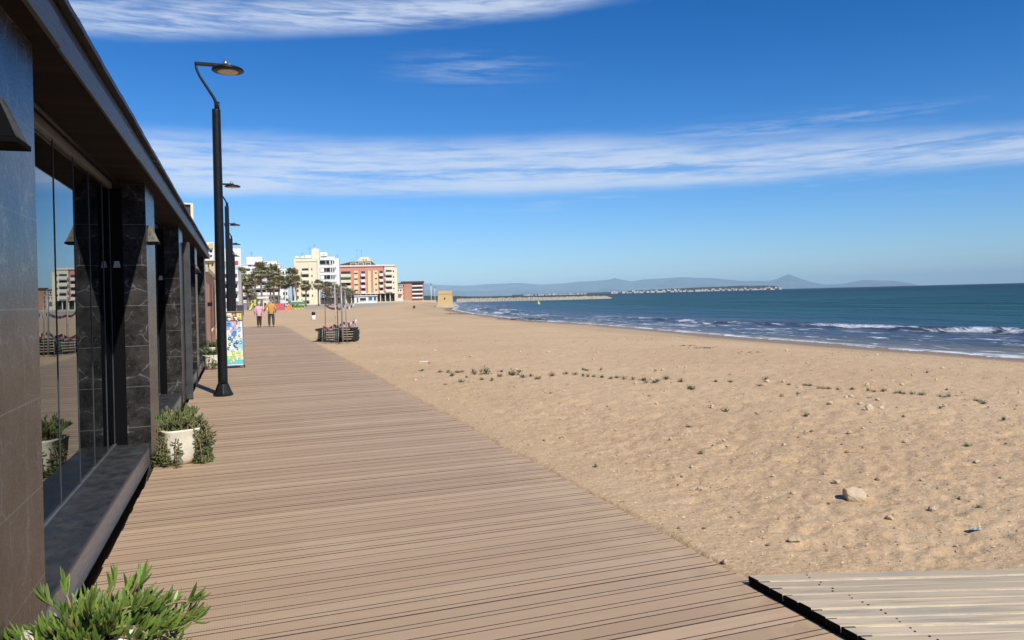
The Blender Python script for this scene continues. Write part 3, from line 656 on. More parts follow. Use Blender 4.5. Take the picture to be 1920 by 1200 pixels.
# ------------------------------------------------------------------ planters with ice plant
def leaf(mb, base, dirv, L, w, curl, rnd):
    """chunky three-sided finger leaf that bends upwards"""
    d = Vector(dirv).normalized(); side = d.cross(Vector((0, 0, 1)))
    if side.length < 0.05: side = Vector((1, 0, 0))
    side.normalize(); up = side.cross(d); p = Vector(base); n = 4; prev = None; roll = rnd.uniform(-0.5, 0.5)
    side, up = side*math.cos(roll)+up*math.sin(roll), up*math.cos(roll)-side*math.sin(roll)
    for k in range(n+1):
        q = k/n; r = w*(0.70, 0.92, 1.0, 0.86, 0.22)[k]
        ring = [mb.vert(p+side*r*0.8+up*r*0.5, q), mb.vert(p-side*r*0.8+up*r*0.5, q), mb.vert(p-up*r*0.95, q)]
        if prev:
            for a in range(3): mb.face([prev[a], prev[(a+1) % 3], ring[(a+1) % 3], ring[a]])
        else: mb.face(ring[::-1])
        prev = ring; d = (d+up*curl/n).normalized(); up = side.cross(d); p = p+d*(L/n)
    mb.face(prev)
def ice_plant(mb_leaf, mb_stem, org, stems, rnd, L=0.075, w=0.0085, zmin=0.012, xmin=-9):
    """stems: list of (azimuth, reach, lift, droop)"""
    for (a, reach, lift, droop) in stems:
        p = Vector(org)+Vector((rnd.uniform(-.04, .04), rnd.uniform(-.04, .04), rnd.uniform(-.02, .02))); d = Vector((math.cos(a), math.sin(a), lift)).normalized()
        n = max(4, int(reach/0.028)); pts = [p.copy()]; ds = []
        for k in range(n):
            d = (d+Vector((rnd.uniform(-.22, .22), rnd.uniform(-.22, .22), rnd.uniform(-.14, .2)-droop*0.20*(k/n+0.3)))).normalized()
            p = p+d*(reach/n)
            if p.z < zmin: p.z = zmin; d.z = abs(d.z)*0.2
            if p.x < xmin: p.x = xmin; d.x = abs(d.x)
            pts.append(p.copy()); ds.append(d.copy())
        mb_stem.tube(pts, [0.0045]*(len(pts)-1)+[0.003], 5)
        for k in range(1, len(pts)):
            if rnd.random() < 0.27 and k < len(pts)-2: continue
            dd = ds[k-1]; s1 = dd.cross(Vector((0, 0, 1))); s1 = s1.normalized() if s1.length > .01 else Vector((1, 0, 0)); s2 = dd.cross(s1)
            phi = k*1.57+rnd.uniform(-.4, .4); last = k >= len(pts)-2
            for sg in ((-1, 1) if not last else (-1, 1, -1, 1, 1)):
                o_ = (s1*math.cos(phi)+s2*math.sin(phi))*sg; phi += 0.0 if not last else 1.1
                v = o_*(0.6 if not last else rnd.uniform(.15, .5))+dd*0.6+Vector((0, 0, 0.55))
                leaf(mb_leaf, pts[k], v, L*rnd.uniform(.6, 1.15)*(1 if last else .85), w*rnd.uniform(.8, 1.15), rnd.uniform(.2, .75), rnd)
def rim_pot(root, s=1.0, rz=0.0):
    """squarish cream pot, bulging sides, broad rim"""
    mb = MB(); n = 32; rings = []
    prof = [(0.085, 0.0), (0.108, 0.006), (0.132, 0.05), (0.156, 0.12), (0.172, 0.22), (0.178, 0.33), (0.186, 0.345), (0.186, 0.36), (0.162, 0.36), (0.158, 0.30), (0.01, 0.295)]
    for r, z in prof:
        rg = []
        for i in range(n):
            a = 2*math.pi*i/n; e = 4.6; k = (abs(math.cos(a))**e+abs(math.sin(a))**e)**(-1/e)
            rg.append(mb.vert((r*k*math.cos(a+rz)*s, r*k*math.sin(a+rz)*s, z*s)))
        rings.append(rg)
    mb.smooth = True
    for A, B in zip(rings[:-1], rings[1:]):
        for i in range(n): mb.face([A[i], A[(i+1) % n], B[(i+1) % n], B[i]])
    mb.smooth = False; mb.face(rings[0][::-1]); o = mb.build('pot', root, MT['pot'])
    ms = MB(); ms.lathe([(0.15*s, 0.296*s), (0.14*s, 0.335*s), (0.05*s, 0.345*s)], 20); ms.build('soil', root, MT['soil']); return o
def planter(loc, label, seed, stems, s=1.0, rz=0.5, L=0.075, w=0.0085, leafmat='ice', org=(0, 0, 0.35), xmin=-9, extra=None):
    root = empty('planter', loc, 0, label, 'planter', 'cream planters along the pavilion'); rnd = random.Random(seed)
    rim_pot(root, s, rz); a, b = MB(), MB(); ice_plant(a, b, Vector(org)*s, stems(rnd), rnd, L, w, xmin=xmin)
    if extra: ice_plant(a, b, Vector(org)*s, extra(rnd), rnd, L*0.75, w*0.8, xmin=xmin)
    pl = a.build('succulent', root, MT[leafmat]); b.build('stems', pl, MT['stone2']); return root
def st_near(r):
    out = []
    for k in range(84):
        a = r.uniform(-2.4, 2.6); f = 1.0 if abs(a) < 1.2 else 0.62
        out.append((a, r.uniform(0.12, 0.34)*f, r.uniform(0.2, 1.0), r.uniform(0.5, 1.5)))
    for k in range(20): out.append((r.uniform(-0.9, 0.55), r.uniform(0.30, 0.50), r.uniform(0.15, 0.7), r.uniform(0.5, 1.3)))
    for k in range(16): out.append((r.uniform(1.3, 3.2), r.uniform(0.15, 0.34), r.uniform(0.2, 0.8), r.uniform(0.5, 1.2)))
    for k in range(26): out.append((r.uniform(-2.9, -0.7), r.uniform(0.2, 0.36), r.uniform(0.1, 0.5), r.uniform(1.4, 2.6)))
    return out
planter((-0.61, 3.33, 0), 'nearest cream planter, bottom left, overflowing with chunky green finger-leaved succulent', 1, st_near, 1.0, 0.25, 0.084, 0.0066, 'ice', (0.02, 0.03, 0.30), xmin=-0.26)
def st_two(r):
    out = [(r.uniform(-3.1, 3.1), r.uniform(0.10, 0.24), r.uniform(0.5, 1.8), r.uniform(0.2, 0.8)) for k in range(80)]
    out += [(r.uniform(-0.5, 1.0), r.uniform(0.38, 0.62), r.uniform(0.2, 0.8), r.uniform(1.6, 3.2)) for k in range(60)]
    out += [(r.uniform(-2.55, -2.1), r.uniform(0.34, 0.55), r.uniform(0.1, 0.4), r.uniform(2.6, 3.6)) for k in range(20)]
    out += [(r.uniform(-1.75, -1.5), r.uniform(0.28, 0.48), r.uniform(0.1, 0.4), r.uniform(2.6, 3.6)) for k in range(6)]
    return out
planter((-0.61, 8.40, 0), 'cream planter in front of the second stone pillar with trailing grey-green succulent', 2, st_two, 0.98, 0.35, 0.056, 0.0072, 'ice2', xmin=-0.22)
def st_far(r): return [(r.uniform(-3.1, 3.1), r.uniform(0.12, 0.3), r.uniform(0.5, 1.6), r.uniform(0.3, 1.6)) for k in range(34)]+[(r.uniform(-2.4, -0.6), r.uniform(0.3, 0.45), 0.3, 3.0) for k in range(8)]
planter((-0.69, 19.95, 0), 'cream planter with bushy green plant just left of the nearest lamp pole', 3, st_far, 0.95, 0.3, 0.07, 0.011, 'ice2')
planter((-0.74, 23.2, 0), 'farthest cream planter, at the corner where the pavilion ends, with low green plant', 4, st_far, 1.0, 0.2, 0.07, 0.011, 'ice2')

# ------------------------------------------------------------------ advertising board
root = empty('advertising_board', (-0.14, 19.92, 0), R(3), 'upright pavement board with colourful ice-cream pictures standing on the boardwalk behind the near lamp', 'sign')
TILT = Matrix.Rotation(R(-7), 4, 'X')
mb = MB()
for x in (-0.195, 0.195): mb.box(x-0.012, x+0.012, -0.012, 0.012, 0.05, 1.39, TILT)
for z in (0.06, 1.38): mb.box(-0.1825, 0.1825, -0.0115, 0.0115, z-0.012, z+0.012, TILT)
mb.build('frame', root, MT['alu'], 0.003)
pm = {}
for nm, c in dict(white=(.8, .8, .78), blue=(.06, .25, .62), sky=(.25, .62, .80), teal=(.12, .55, .58), yellow=(.80, .68, .12), green=(.30, .60, .16), brown=(.12, .06, .04), pink=(.75, .34, .36), cream=(.82, .72, .45), lilac=(.36, .36, .66), navy=(.03, .06, .16), orange=(.75, .35, .1)).items():
    pm[nm] = simple('poster_'+nm, c, 0.35, 0.05)
mb = MB(); rnd = random.Random(8)
def pq(x0, x1, z0, z1, lay, mat): mb.mat(pm[mat]); mb.quad(*[TILT @ Vector(p) for p in ((x0, -0.004-lay*0.0012, z0), (x1, -0.004-lay*0.0012, z0), (x1, -0.004-lay*0.0012, z1), (x0, -0.004-lay*0.0012, z1))])
def pd(x, z, r, lay, mat, sz=1.0):
    mb.mat(pm[mat]); mb.face([mb.vert(TILT @ Vector((x+r*math.cos(q*0.5236), -0.004-lay*0.0012, z+sz*r*math.sin(q*0.5236)))) for q in range(12)])
mb.mat(pm['white']); mb.box(-0.183, 0.183, -0.004, 0.006, 0.073, 1.366, TILT)
pq(-0.183, 0.183, 1.14, 1.366, 1, 'brown'); pq(0.06, 0.17, 1.17, 1.34, 2, 'yellow'); pq(-0.17, -0.06, 1.27, 1.35, 2, 'cream'); pd(-0.03, 1.22, 0.05, 2, 'pink'); pd(-0.11, 1.2, 0.04, 2, 'white'); pd(0.0, 1.30, 0.03, 2, 'orange')
pq(-0.183, 0.13, 0.93, 1.13, 1, 'lilac'); pq(-0.183, -0.08, 1.02, 1.13, 2, 'blue'); pd(-0.02, 1.09, 0.07, 2, 'pink', .7)
pq(-0.12, 0.05, 0.62, 0.92, 1, 'blue'); pq(-0.06, 0.183, 0.44, 0.66, 2, 'sky'); pq(-0.183, 0.183, 0.26, 0.44, 1, 'cream'); pq(-0.183, 0.183, 0.09, 0.20, 1, 'teal'); pq(-0.183, 0.02, 0.2, 0.30, 2, 'green')
kk = 3
for k in range(90):
    z = rnd.uniform(0.13, 1.30); x = rnd.uniform(-0.15, 0.15); r = rnd.uniform(0.018, 0.038)
    c = rnd.choice(['white', 'white', 'brown', 'pink', 'cream', 'navy', 'sky', 'yellow'] if z > 0.45 else ['yellow', 'green', 'orange', 'white', 'teal', 'cream', 'green'])
    pd(x, z, r, kk, c, rnd.uniform(0.6, 1.5)); pd(x+r*0.15, z+r*0.2, r*0.5, kk+1, rnd.choice(['white', 'cream', 'pink', 'sky'])); kk += 0.06
mb.build('poster', root)
mb = MB()
for x in (-0.2, 0.2): mb.tube([(x, 0.16, 1.30), (x, 0.33, 0.03)], 0.010, 8)
mb.tube([(-0.2, 0.31, 0.2), (0.2, 0.31, 0.2)], 0.008, 8); mb.build('back_leg_frame', root, MT['alu'])
for x in (-0.21, 0.21):
    for yq in (0.0, 0.33): mb = MB(); mb.tube([(x-0.012, yq, 0.03), (x+0.012, yq, 0.03)], 0.03, 12); mb.build('wheel', root, MT['black'])

# ------------------------------------------------------------------ stones, weeds, litter on the sand
def rock_mesh(seed, sub=3, ang=0.35, flat=0.75):
    bm = bmesh.new(); bmesh.ops.create_icosphere(bm, subdivisions=sub, radius=1.0); r = random.Random(seed)
    planes = [(Vector((r.gauss(0, 1), r.gauss(0, 1), r.gauss(0, 1))).normalized(), r.uniform(0.55, 0.9)) for k in range(11)]
    for v in bm.verts:
        p = v.co.copy()
        for n_, dd in planes:
            e = p.dot(n_)-dd
            if e > 0: p -= n_*e*0.92
        f = p.normalized()*3
        p *= 1+0.05*math.sin(f.x*2.3+seed)+0.04*math.sin(f.y*5+seed*2)+0.03*math.sin(f.z*9+f.x*7)
        p.z *= flat; v.co = p
    me = bpy.data.meshes.new('stone'); bm.to_mesh(me); bm.free(); me.materials.append(MT['stone']); return me
RM = [rock_mesh(s_) for s_ in (3, 5, 8, 13)]
RD = []
for m_ in RM[:2]:
    q = m_.copy(); q.materials.clear(); q.materials.append(MT['stone2']); RD.append(q)
def stone(u, v, wpx, hpx, label, group, me, rz=0.0, sink=0.25):
    x, y = gnd(u, v); z = sand_z(x, y); x, y = gnd(u, v, z); z = sand_z(x, y)
    D = x*sp+y*cp; w = wpx*D/F*0.5; h = hpx*D/F*0.5/0.62
    o = bpy.data.objects.new('stone', me); COL.objects.link(o); o.location = (x, y, z+h*0.62*(1-sink*1.6)); o.scale = (w, w*0.85, h); o.rotation_euler = (0, 0, rz)
    return tag(o, label, 'stone', group)
# the big pale rock gets its own shape: a flat shaded end and a rounded sunlit back
bm = bmesh.new(); bmesh.ops.create_icosphere(bm, subdivisions=4, radius=1.0)
for v in bm.verts:
    p = v.co
    for n_, dd in ((Vector((-1, 0.08, -0.12)).normalized(), 0.62), (Vector((-0.1, -0.75, 0.66)).normalized(), 0.80), (Vector((0.45, 0.2, 0.9)).normalized(), 0.78), (Vector((-0.35, 0.3, 0.9)).normalized(), 0.80), (Vector((0.7, -0.6, 0.3)).normalized(), 0.86), (Vector((0.1, 0.3, 1)).normalized(), 0.8)):
        e = p.dot(n_)-dd
        if e > 0: p -= n_*e*0.93
    f = p.normalized(); p *= 1+0.03*math.sin(f.x*9)*math.sin(f.y*8+1)+0.02*math.sin(f.z*17+f.x*13)
    v.co = p
me = bpy.data.meshes.new('stone'); bm.to_mesh(me); bm.free(); me.materials.append(MT['stone'])
x, y = gnd(1600, 934); o = bpy.data.objects.new('stone', me); COL.objects.link(o); zz = sand_z(x, y); o.location = (x, y, zz+0.040); o.scale = (0.098, 0.075, 0.072); o.rotation_euler = (0, R(4), -PSI)
tag(o, 'largest pale rock on the sand, throwing a black shadow, right of the boardwalk', 'rock')
stone(1569, 905, 17, 9, 'small pale stone just behind the largest rock', None, RM[1], 0.4)
stone(1490, 1018, 27, 11, 'flat pale stone just beyond the grey plank path', None, RM[2], 0.3)
stone(1630, 769, 20, 12, 'white stone standing out on the sand below the weed row', None, RM[3], 1.0)
stone(1748, 957, 20, 11, 'rounded pale stone right of the largest rock', None, RM[0], 0.8)
stone(1668, 973, 15, 9, 'small pale stone in front of the largest rock, to its right', None, RM[3], 2.0)
stone(1312, 919, 18, 8, 'low pale stone between the boardwalk edge and the largest rock', None, RM[1], 2.4)
stone(1359, 1056, 13, 10, 'pale stone at the boardwalk edge beside the corner of the plank path', None, RM[0], 1.2)
stone(1832, 867, 14, 9, 'single pale stone on open sand near the right edge, upslope of the largest rock', None, RM[2], 0.6)
C2 = lambda pts: [(1200+a/2.667, 700+b/2.667) for a, b in pts]
C7 = lambda pts: [(740+a/3.2, 640+b/3.2) for a, b in pts]
sp_ = C2([(715, 42), (635, 44), (795, 77), (1135, 59), (1030, 120), (1055, 122), (1190, 137), (950, 154), (360, 172), (1525, 170), (1630, 161), (1900, 104), (1045, 303), (830, 297), (155, 336), (420, 341), (1330, 342), (1780, 464), (258, 472), (665, 517), (765, 602), (1410, 537), (720, 360), (1100, 155), (1205, 175), (1310, 60), (640, 620)])
sp_ += C7([(1700, 157), (1745, 157), (1905, 402), (1000, 581), (1135, 438), (1660, 596), (320, 341), (710, 627), (240, 60), (125, 235), (1620, 297), (1540, 175)])
rnd = random.Random(21)
while len(sp_) < 120:
    u, v = rnd.uniform(760, 1910), 655+rnd.random()**1.3*390
    if gnd(u, v)[0] > 3.0: sp_.append((u, v))
for i, (u, v) in enumerate(sp_):
    big = i < 27
    stone(u, v, rnd.uniform(7, 13) if big else rnd.uniform(4, 8), rnd.uniform(5, 8) if big else rnd.uniform(2.5, 4.5), 'small pale stone lying loose on the open sand', 'small pale stones on the beach', RM[i % 4], rnd.uniform(0, 6))
dk = C2([(710, 112), (1145, 127), (1320, 220), (1350, 302), (1685, 445), (1185, 541), (195, 780), (320, 777), (1035, 398), (640, 862)])+C7([(990, 467), (940, 320), (1000, 578)])
while len(dk) < 45:
    u, v = rnd.uniform(800, 1910), 660+rnd.random()**1.2*390
    if gnd(u, v)[0] > 3.0: dk.append((u, v))
for i, (u, v) in enumerate(dk):
    stone(u, v, rnd.uniform(7, 12) if i < 13 else rnd.uniform(4, 8), rnd.uniform(3, 6), 'small dark brown clod or stone lying on the open sand', 'small dark stones on the beach', RD[i % 2], rnd.uniform(0, 6))

def weed_mesh(seed):
    r = random.Random(seed); mb = MB()
    for k in range(30):
        a = r.uniform(0, 6.28); rr = abs(r.gauss(0, 0.5)); p = Vector((rr*math.cos(a), 0.6*rr*math.sin(a), 0)); d = Vector((r.uniform(-.8, .8), r.uniform(-.8, .8), 1)).normalized(); h = r.uniform(.3, 1.0)
        for q in range(5):
            b = p+d*h*(q+0.6)/5; o_ = Vector((r.uniform(-1, 1), r.uniform(-1, 1), r.uniform(-.2, .8))).normalized(); L = r.uniform(.16, .36); s_ = o_.cross(d).normalized()*L*0.25
            mb.face([mb.vert(b), mb.vert(b+o_*L*.5+s_), mb.vert(b+o_*L), mb.vert(b+o_*L*.5-s_)])
    mb.mats = [MT['weed']]; return mb.mesh('weed_tuft')
WM = [weed_mesh(s_) for s_ in (1, 2, 3)]
def weed(u, v, wpx, hpx, label=None):
    x, y = gnd(u, v); z = sand_z(x, y); x, y = gnd(u, v, z); z = sand_z(x, y); D = x*sp+y*cp
    o = bpy.data.objects.new('weed_tuft', WM[int(u) % 3]); COL.objects.link(o); o.location = (x, y, z-0.004); k = D/F; o.scale = (wpx*k*0.72, wpx*k*0.72, hpx*k*1.2); o.rotation_euler = (0, 0, u)
    return tag(o, label or 'small green weed tuft growing in the line of weeds across the sand', 'weed', 'weeds across the beach')
wp = C7([(165, 176), (275, 190), (320, 187), (345, 208), (375, 190), (405, 186), (430, 217), (470, 188), (480, 198), (525, 235), (585, 237), (395, 249), (640, 184), (630, 212), (690, 200), (750, 184), (770, 218), (815, 210), (860, 226), (945, 208), (1030, 199), (1085, 205), (1130, 172), (1150, 176), (1130, 208), (1160, 214), (1195, 213), (1245, 216), (1300, 228), (1335, 219), (1375, 228), (1430, 230), (1490, 234), (1510, 248), (1560, 248), (1580, 240), (1630, 228), (1715, 240), (1780, 288)])
wp2 = C2([(20, 38), (85, 43), (130, 28), (205, 38), (255, 78), (380, 40), (450, 43), (630, 33), (600, 60), (745, 57), (825, 62), (850, 62), (905, 72), (945, 74), (990, 79), (1060, 79), (790, 102), (1140, 88), (1170, 93), (1215, 97), (1280, 97), (1300, 99), (1320, 103), (1360, 103), (1410, 108), (1500, 115), (1520, 117), (1545, 118), (1580, 118), (1630, 132), (1680, 140), (1720, 150)])
rnd = random.Random(4)
for u, v in wp: weed(u, v, rnd.uniform(7, 13), rnd.uniform(4, 8))
for u, v in wp2: weed(u, v, rnd.uniform(8, 15), rnd.uniform(4, 7))
weed(*C7([(548, 196)])[0], 19, 13, 'bushiest dark green weed at the boardwalk end of the weed line'); weed(*C7([(712, 203)])[0], 20, 11, 'wide green weed near the boardwalk end of the weed line')
for (u, v), lb in zip(C2([(430, 190), (240, 268), (305, 405), (830, 214), (1820, 236), (1632, 362), (1692, 672), (1595, 632)])+[(1117, 876)], (
        'flat weed tuft alone on the sand below the middle of the weed line', 'spindly weed with bare stalks alone on the mid sand', 'fresh green weed alone on the sand left of the largest rock', 'low dark weed below the right half of the weed line',
        'dry flat weed near the right edge below the weed line', 'small fresh weed near the right edge, far above the largest rock', 'green sprig on the sand right of the rounded pale stone', 'tiny sprig on the sand beyond the rounded pale stone', 'little weed sprouting close to the boardwalk edge')):
    weed(u, v, rnd.uniform(10, 14), rnd.uniform(5, 8), lb)['group'] = 'weeds standing alone on the beach'
# countless pebbles, shell bits and dark flecks
rnd = np.random.default_rng(5); N = 7500
ang = R(19.5)+R(36)*(rnd.random(N)*2-1); rr = 3.2*np.exp(rnd.random(N)*2.3); px, py = rr*np.sin(ang), rr*np.cos(ang)
ok = (px > DECK_R+0.02) & ~((py < 3.75-0.33*(px-2.66)) & (px < 6)); px, py, rr = px[ok], py[ok], rr[ok]; pz = sand_h(px, py)
mb = MB(); mb.mats = [MT['stone'], MT['stone2'], MT['blackstuff']]; r = random.Random(2)
for x, y, z, q in zip(px, py, pz, rr):
    mb.cur = r.choice((0, 0, 0, 1, 1, 1)); s_ = r.uniform(0.0025, 0.0095)*(0.75+q*0.06); a = r.uniform(0, 3); e = r.uniform(1, 2.0); c_, s2 = math.cos(a), math.sin(a); b = len(mb.v)
    for (ux, uy, uz) in ((e, 0, 0), (0, 1, 0), (-e, 0, 0), (0, -1, 0), (0.1, 0.1, 0.8), (0, 0, -0.5)): mb.vert((x+s_*(ux*c_-uy*s2), y+s_*(ux*s2+uy*c_), z+s_*uz+0.001))
    for k in range(4): mb.face([b+k, b+(k+1) % 4, b+4]); mb.face([b+(k+1) % 4, b+k, b+5])
tag(mb.build('pebbles'), kind='stuff')
# litter
x, y = gnd(1832, 996); z = sand_z(x, y); mb = MB(); r = random.Random(6); g = [[mb.vert((i*0.015+r.uniform(-.006, .006), j*0.012+r.uniform(-.005, .005), r.uniform(0.004, 0.022))) for i in range(6)] for j in range(4)]
for j in range(3):
    for i in range(5): mb.face([g[j][i], g[j][i+1], g[j+1][i+1], g[j+1][i]])
o = mb.build('plastic_wrapper', None, simple('bluish_plastic', (0.36, 0.40, 0.45), 0.4, 0.1, 20), loc=(x-0.05, y, z), rz=-0.3); o.modifiers.new('thick', 'SOLIDIFY').thickness = 0.001
tag(o, 'crumpled bluish plastic wrapper lying on the sand at the right edge', 'litter')
x, y = gnd(795, 677); mb = MB(); mb.box(-0.11, 0.11, -0.035, 0.035, 0.0, 0.018); o = mb.build('driftwood', None, MT['white'], 0.004, loc=(x, y, sand_z(x, y)), rz=-0.2); tag(o, 'flat white piece of board lying on the sand near the boardwalk', 'board')
# wrack: dark seaweed washed up, countless strands
mb = MB(); r = random.Random(12)
def wrack(u, v, n, su, sv, size):
    for k in range(n):
        uu, vv = u+r.gauss(0, su), v+r.gauss(0, sv); x, y = gnd(uu, vv)
        for it in range(2): z = sand_z(x, y); x, y = gnd(uu, vv, z)
        if z < WATER+0.02: z = WATER+0.03; x, y = gnd(uu, vv, z)
        a = r.uniform(0, 3.14); L = size*r.uniform(.5, 1.4); dx_, dy_ = math.cos(a)*L, math.sin(a)*L; h = r.uniform(.01, .04)*(size/0.15)
        b = [mb.vert(p) for p in ((x-dx_, y-dy_, z), (x+dy_*.3, y-dx_*.3, z+h*.4), (x+dx_, y+dy_, z), (x-dy_*.3, y+dx_*.3, z+h*.4), (x, y, z+h))]
        for k_ in range(4): mb.face([b[k_], b[(k_+1) % 4], b[4]])
for (u, v, n, su, sv) in ((1286, 648, 22, 10, 0.5), (1322, 652, 30, 12, 0.7), (1400, 661, 10, 20, 1), (1004, 599, 60, 11, 1.2), (966, 598, 25, 14, .8), (850, 589, 16, 10, 0.8), (1095, 620, 6, 20, 3), (1200, 636, 8, 30, 2)): wrack(u, v, n, su, sv, 0.07 if v > 610 else 0.3)
tag(mb.build('seaweed', None, simple('dark_seaweed', (0.045, 0.033, 0.02), 0.8, 0.3, 3)), kind='stuff')

# ------------------------------------------------------------------ stacked boards, poles and barrier tape on the sand
def depthpos(u, D):
    x, y = at(u, D); return x, y, sand_z(x, y)
CX_, CY_, CZ_ = depthpos(635, 29.3)
z0 = CZ_-0.03
PL = ['bottom dark slatted pallet of the stack on the sand', 'second dark slatted pallet from the bottom of the stack', 'third dark slatted pallet from the bottom of the stack', 'fourth dark slatted pallet from the bottom of the stack', 'fifth dark slatted pallet, next to the top of the stack', 'topmost dark slatted pallet of the stack, under the tape']
def make_pallet():
    root = empty('pallet', (0, 0, 0)); mb = MB(); r = random.Random(3)
    for k in range(9): mb.box(-0.73, 0.73, -0.5+k*0.113, -0.5+k*0.113+0.085, 0.062, 0.085)
    mb.build('deck_boards', root, MT['pallet'])
    for xx in (-0.66, 0.0, 0.66): mb = MB(); mb.box(xx-0.045, xx+0.045, -0.5, 0.49, 0.0, 0.0615); mb.build('bearer', root, MT['pallet'])
    return root
p0 = make_pallet(); r = random.Random(17)
for i in range(6):
    o = p0 if i == 0 else copy_tree(p0)
    o.location = (CX_+r.uniform(-.05, .05), CY_+0.5+r.uniform(-.05, .05), z0+i*0.0965); o.rotation_euler = (r.uniform(-.008, .008), r.uniform(-.012, .012), -PSI+r.uniform(-.06, .06)); tag(o, PL[i], 'pallet', 'stacked dark pallets')
x, y, z = depthpos(617, 28.3); root = empty('mesh_panel', (x, y, z), -PSI, 'grey wire mesh panel leaning on the left front of the pallet stack', 'fence panel')
LEAN = Matrix.Rotation(R(-12), 4, 'X')
mb = MB()
for xx in (-0.30, 0.30): mb.tube([LEAN @ Vector((xx, 0, 0)), LEAN @ Vector((xx, 0, 0.56))], 0.012, 6)
for zz in (0.02, 0.55): mb.tube([LEAN @ Vector((-0.30, 0, zz)), LEAN @ Vector((0.30, 0, zz))], 0.012, 6)
mb.build('frame', root, MT['galv']); mb = MB()
for k in range(1, 8): mb.tube([LEAN @ Vector((-0.30+k*0.075, 0, 0.02)), LEAN @ Vector((-0.30+k*0.075, 0, 0.55))], 0.004, 4)
for k in range(1, 6): mb.tube([LEAN @ Vector((-0.30, 0, 0.02+k*0.09)), LEAN @ Vector((0.30, 0, 0.02+k*0.09))], 0.004, 4)
mb.build('wire_grid', root, MT['galv'])
def pole(u, D, vtop, rad, mat, label, foot=True, lean=0.0, name='post'):
    x, y, z = depthpos(u, D); h = zat(u, vtop, D)-z; root = empty(name, (x, y, z), 0, label, 'post', 'posts around the pallet stack')
    mb = MB(); mb.tube([(0, 0, -0.1), (lean*h*0.5, 0, h*0.5), (lean*h, 0, h)], rad, 10); mb.build('shaft', root, mat)
    mb = MB(); mb.lathe([(rad*1.3, -0.012), (rad*1.35, 0.004), (rad*0.6, 0.02)], 10, (lean*h, 0, h)); mb.build('cap', root, mat)
    if foot: mb = MB(); mb.lathe([(0.19, -0.02), (0.17, 0.035), (0.05, 0.06)], 14); mb.build('foot', root, MT['stone2'])
    return Vector((x, y, z)), h
pole(641, 28.3, 534, 0.032, MT['galv'], 'tallest grey metal post standing in front of the pallet stack', lean=-0.012)
pole(649, 28.6, 545, 0.020, MT['galv'], 'thinner grey post just right of the tallest one', lean=-0.02)
pole(628, 32.5, 536, 0.020, MT['polewhite'], 'thin white post behind the pallet stack', False)
pole(632, 33.5, 552, 0.022, MT['brownpost'], 'brown wooden post just right of the thin white post', False)
pole(609, 31.0, 570, 0.014, MT['brownpost'], 'short slim rod at the left end of the upper tape', False)
pole(663, 30.2, 572, 0.012, MT['galv'], 'short slim rod at the right end of the upper tape', False)
def tape(pts, w, label, seed):
    mb = MB(); mb.mats = [MT['tapered'], MT['tapewhite']]; r = random.Random(seed); P = []
    for (a, b) in zip(pts[:-1], pts[1:]):
        for k in range(12): P.append(Vector(a).lerp(Vector(b), k/12)+Vector((0, 0, -0.10*math.sin(math.pi*k/12))))
    P.append(Vector(pts[-1])); b0 = len(mb.v); n_ = len(P)
    for i, p in enumerate(P):
        tw = 0.5*math.sin(i*0.9+seed); o_ = Vector((0.3*math.sin(tw), math.sin(tw), math.cos(tw)))*w*0.5; mb.vert(p+o_); mb.vert(p-o_)
    for i in range(n_-1):
        mb.cur = 0 if (i//2) % 2 == 0 or i < n_*0.45 and i % 5 else 1; mb.face([b0+2*i, b0+2*i+1, b0+2*i+3, b0+2*i+2])
    o = mb.build('barrier_tape', None); o.modifiers.new('thick', 'SOLIDIFY').thickness = 0.003; return tag(o, label, 'barrier tape', 'barrier tapes around the stack')
def P3(u, v, D): x, y = at(u, D); return (x, y, zat(u, v, D))
tape([P3(609, 571, 31.0), P3(632, 577, 33.4), P3(641, 573, 28.4), P3(664, 571, 30.2)], 0.10, 'upper red and white tape sagging between the posts at the pallet stack', 1)
tape([P3(604, 613, 29.2), P3(625, 610, 29.2), P3(641, 605, 28.4), P3(668, 600, 30.0)], 0.11, 'lower red and white tape slanting across the top of the pallet stack', 2)
tape([P3(650, 606, 28.7), P3(658, 610, 29.0), P3(667, 604, 30.0)], 0.09, 'loose knotted end of tape hanging at the right of the stack', 4)

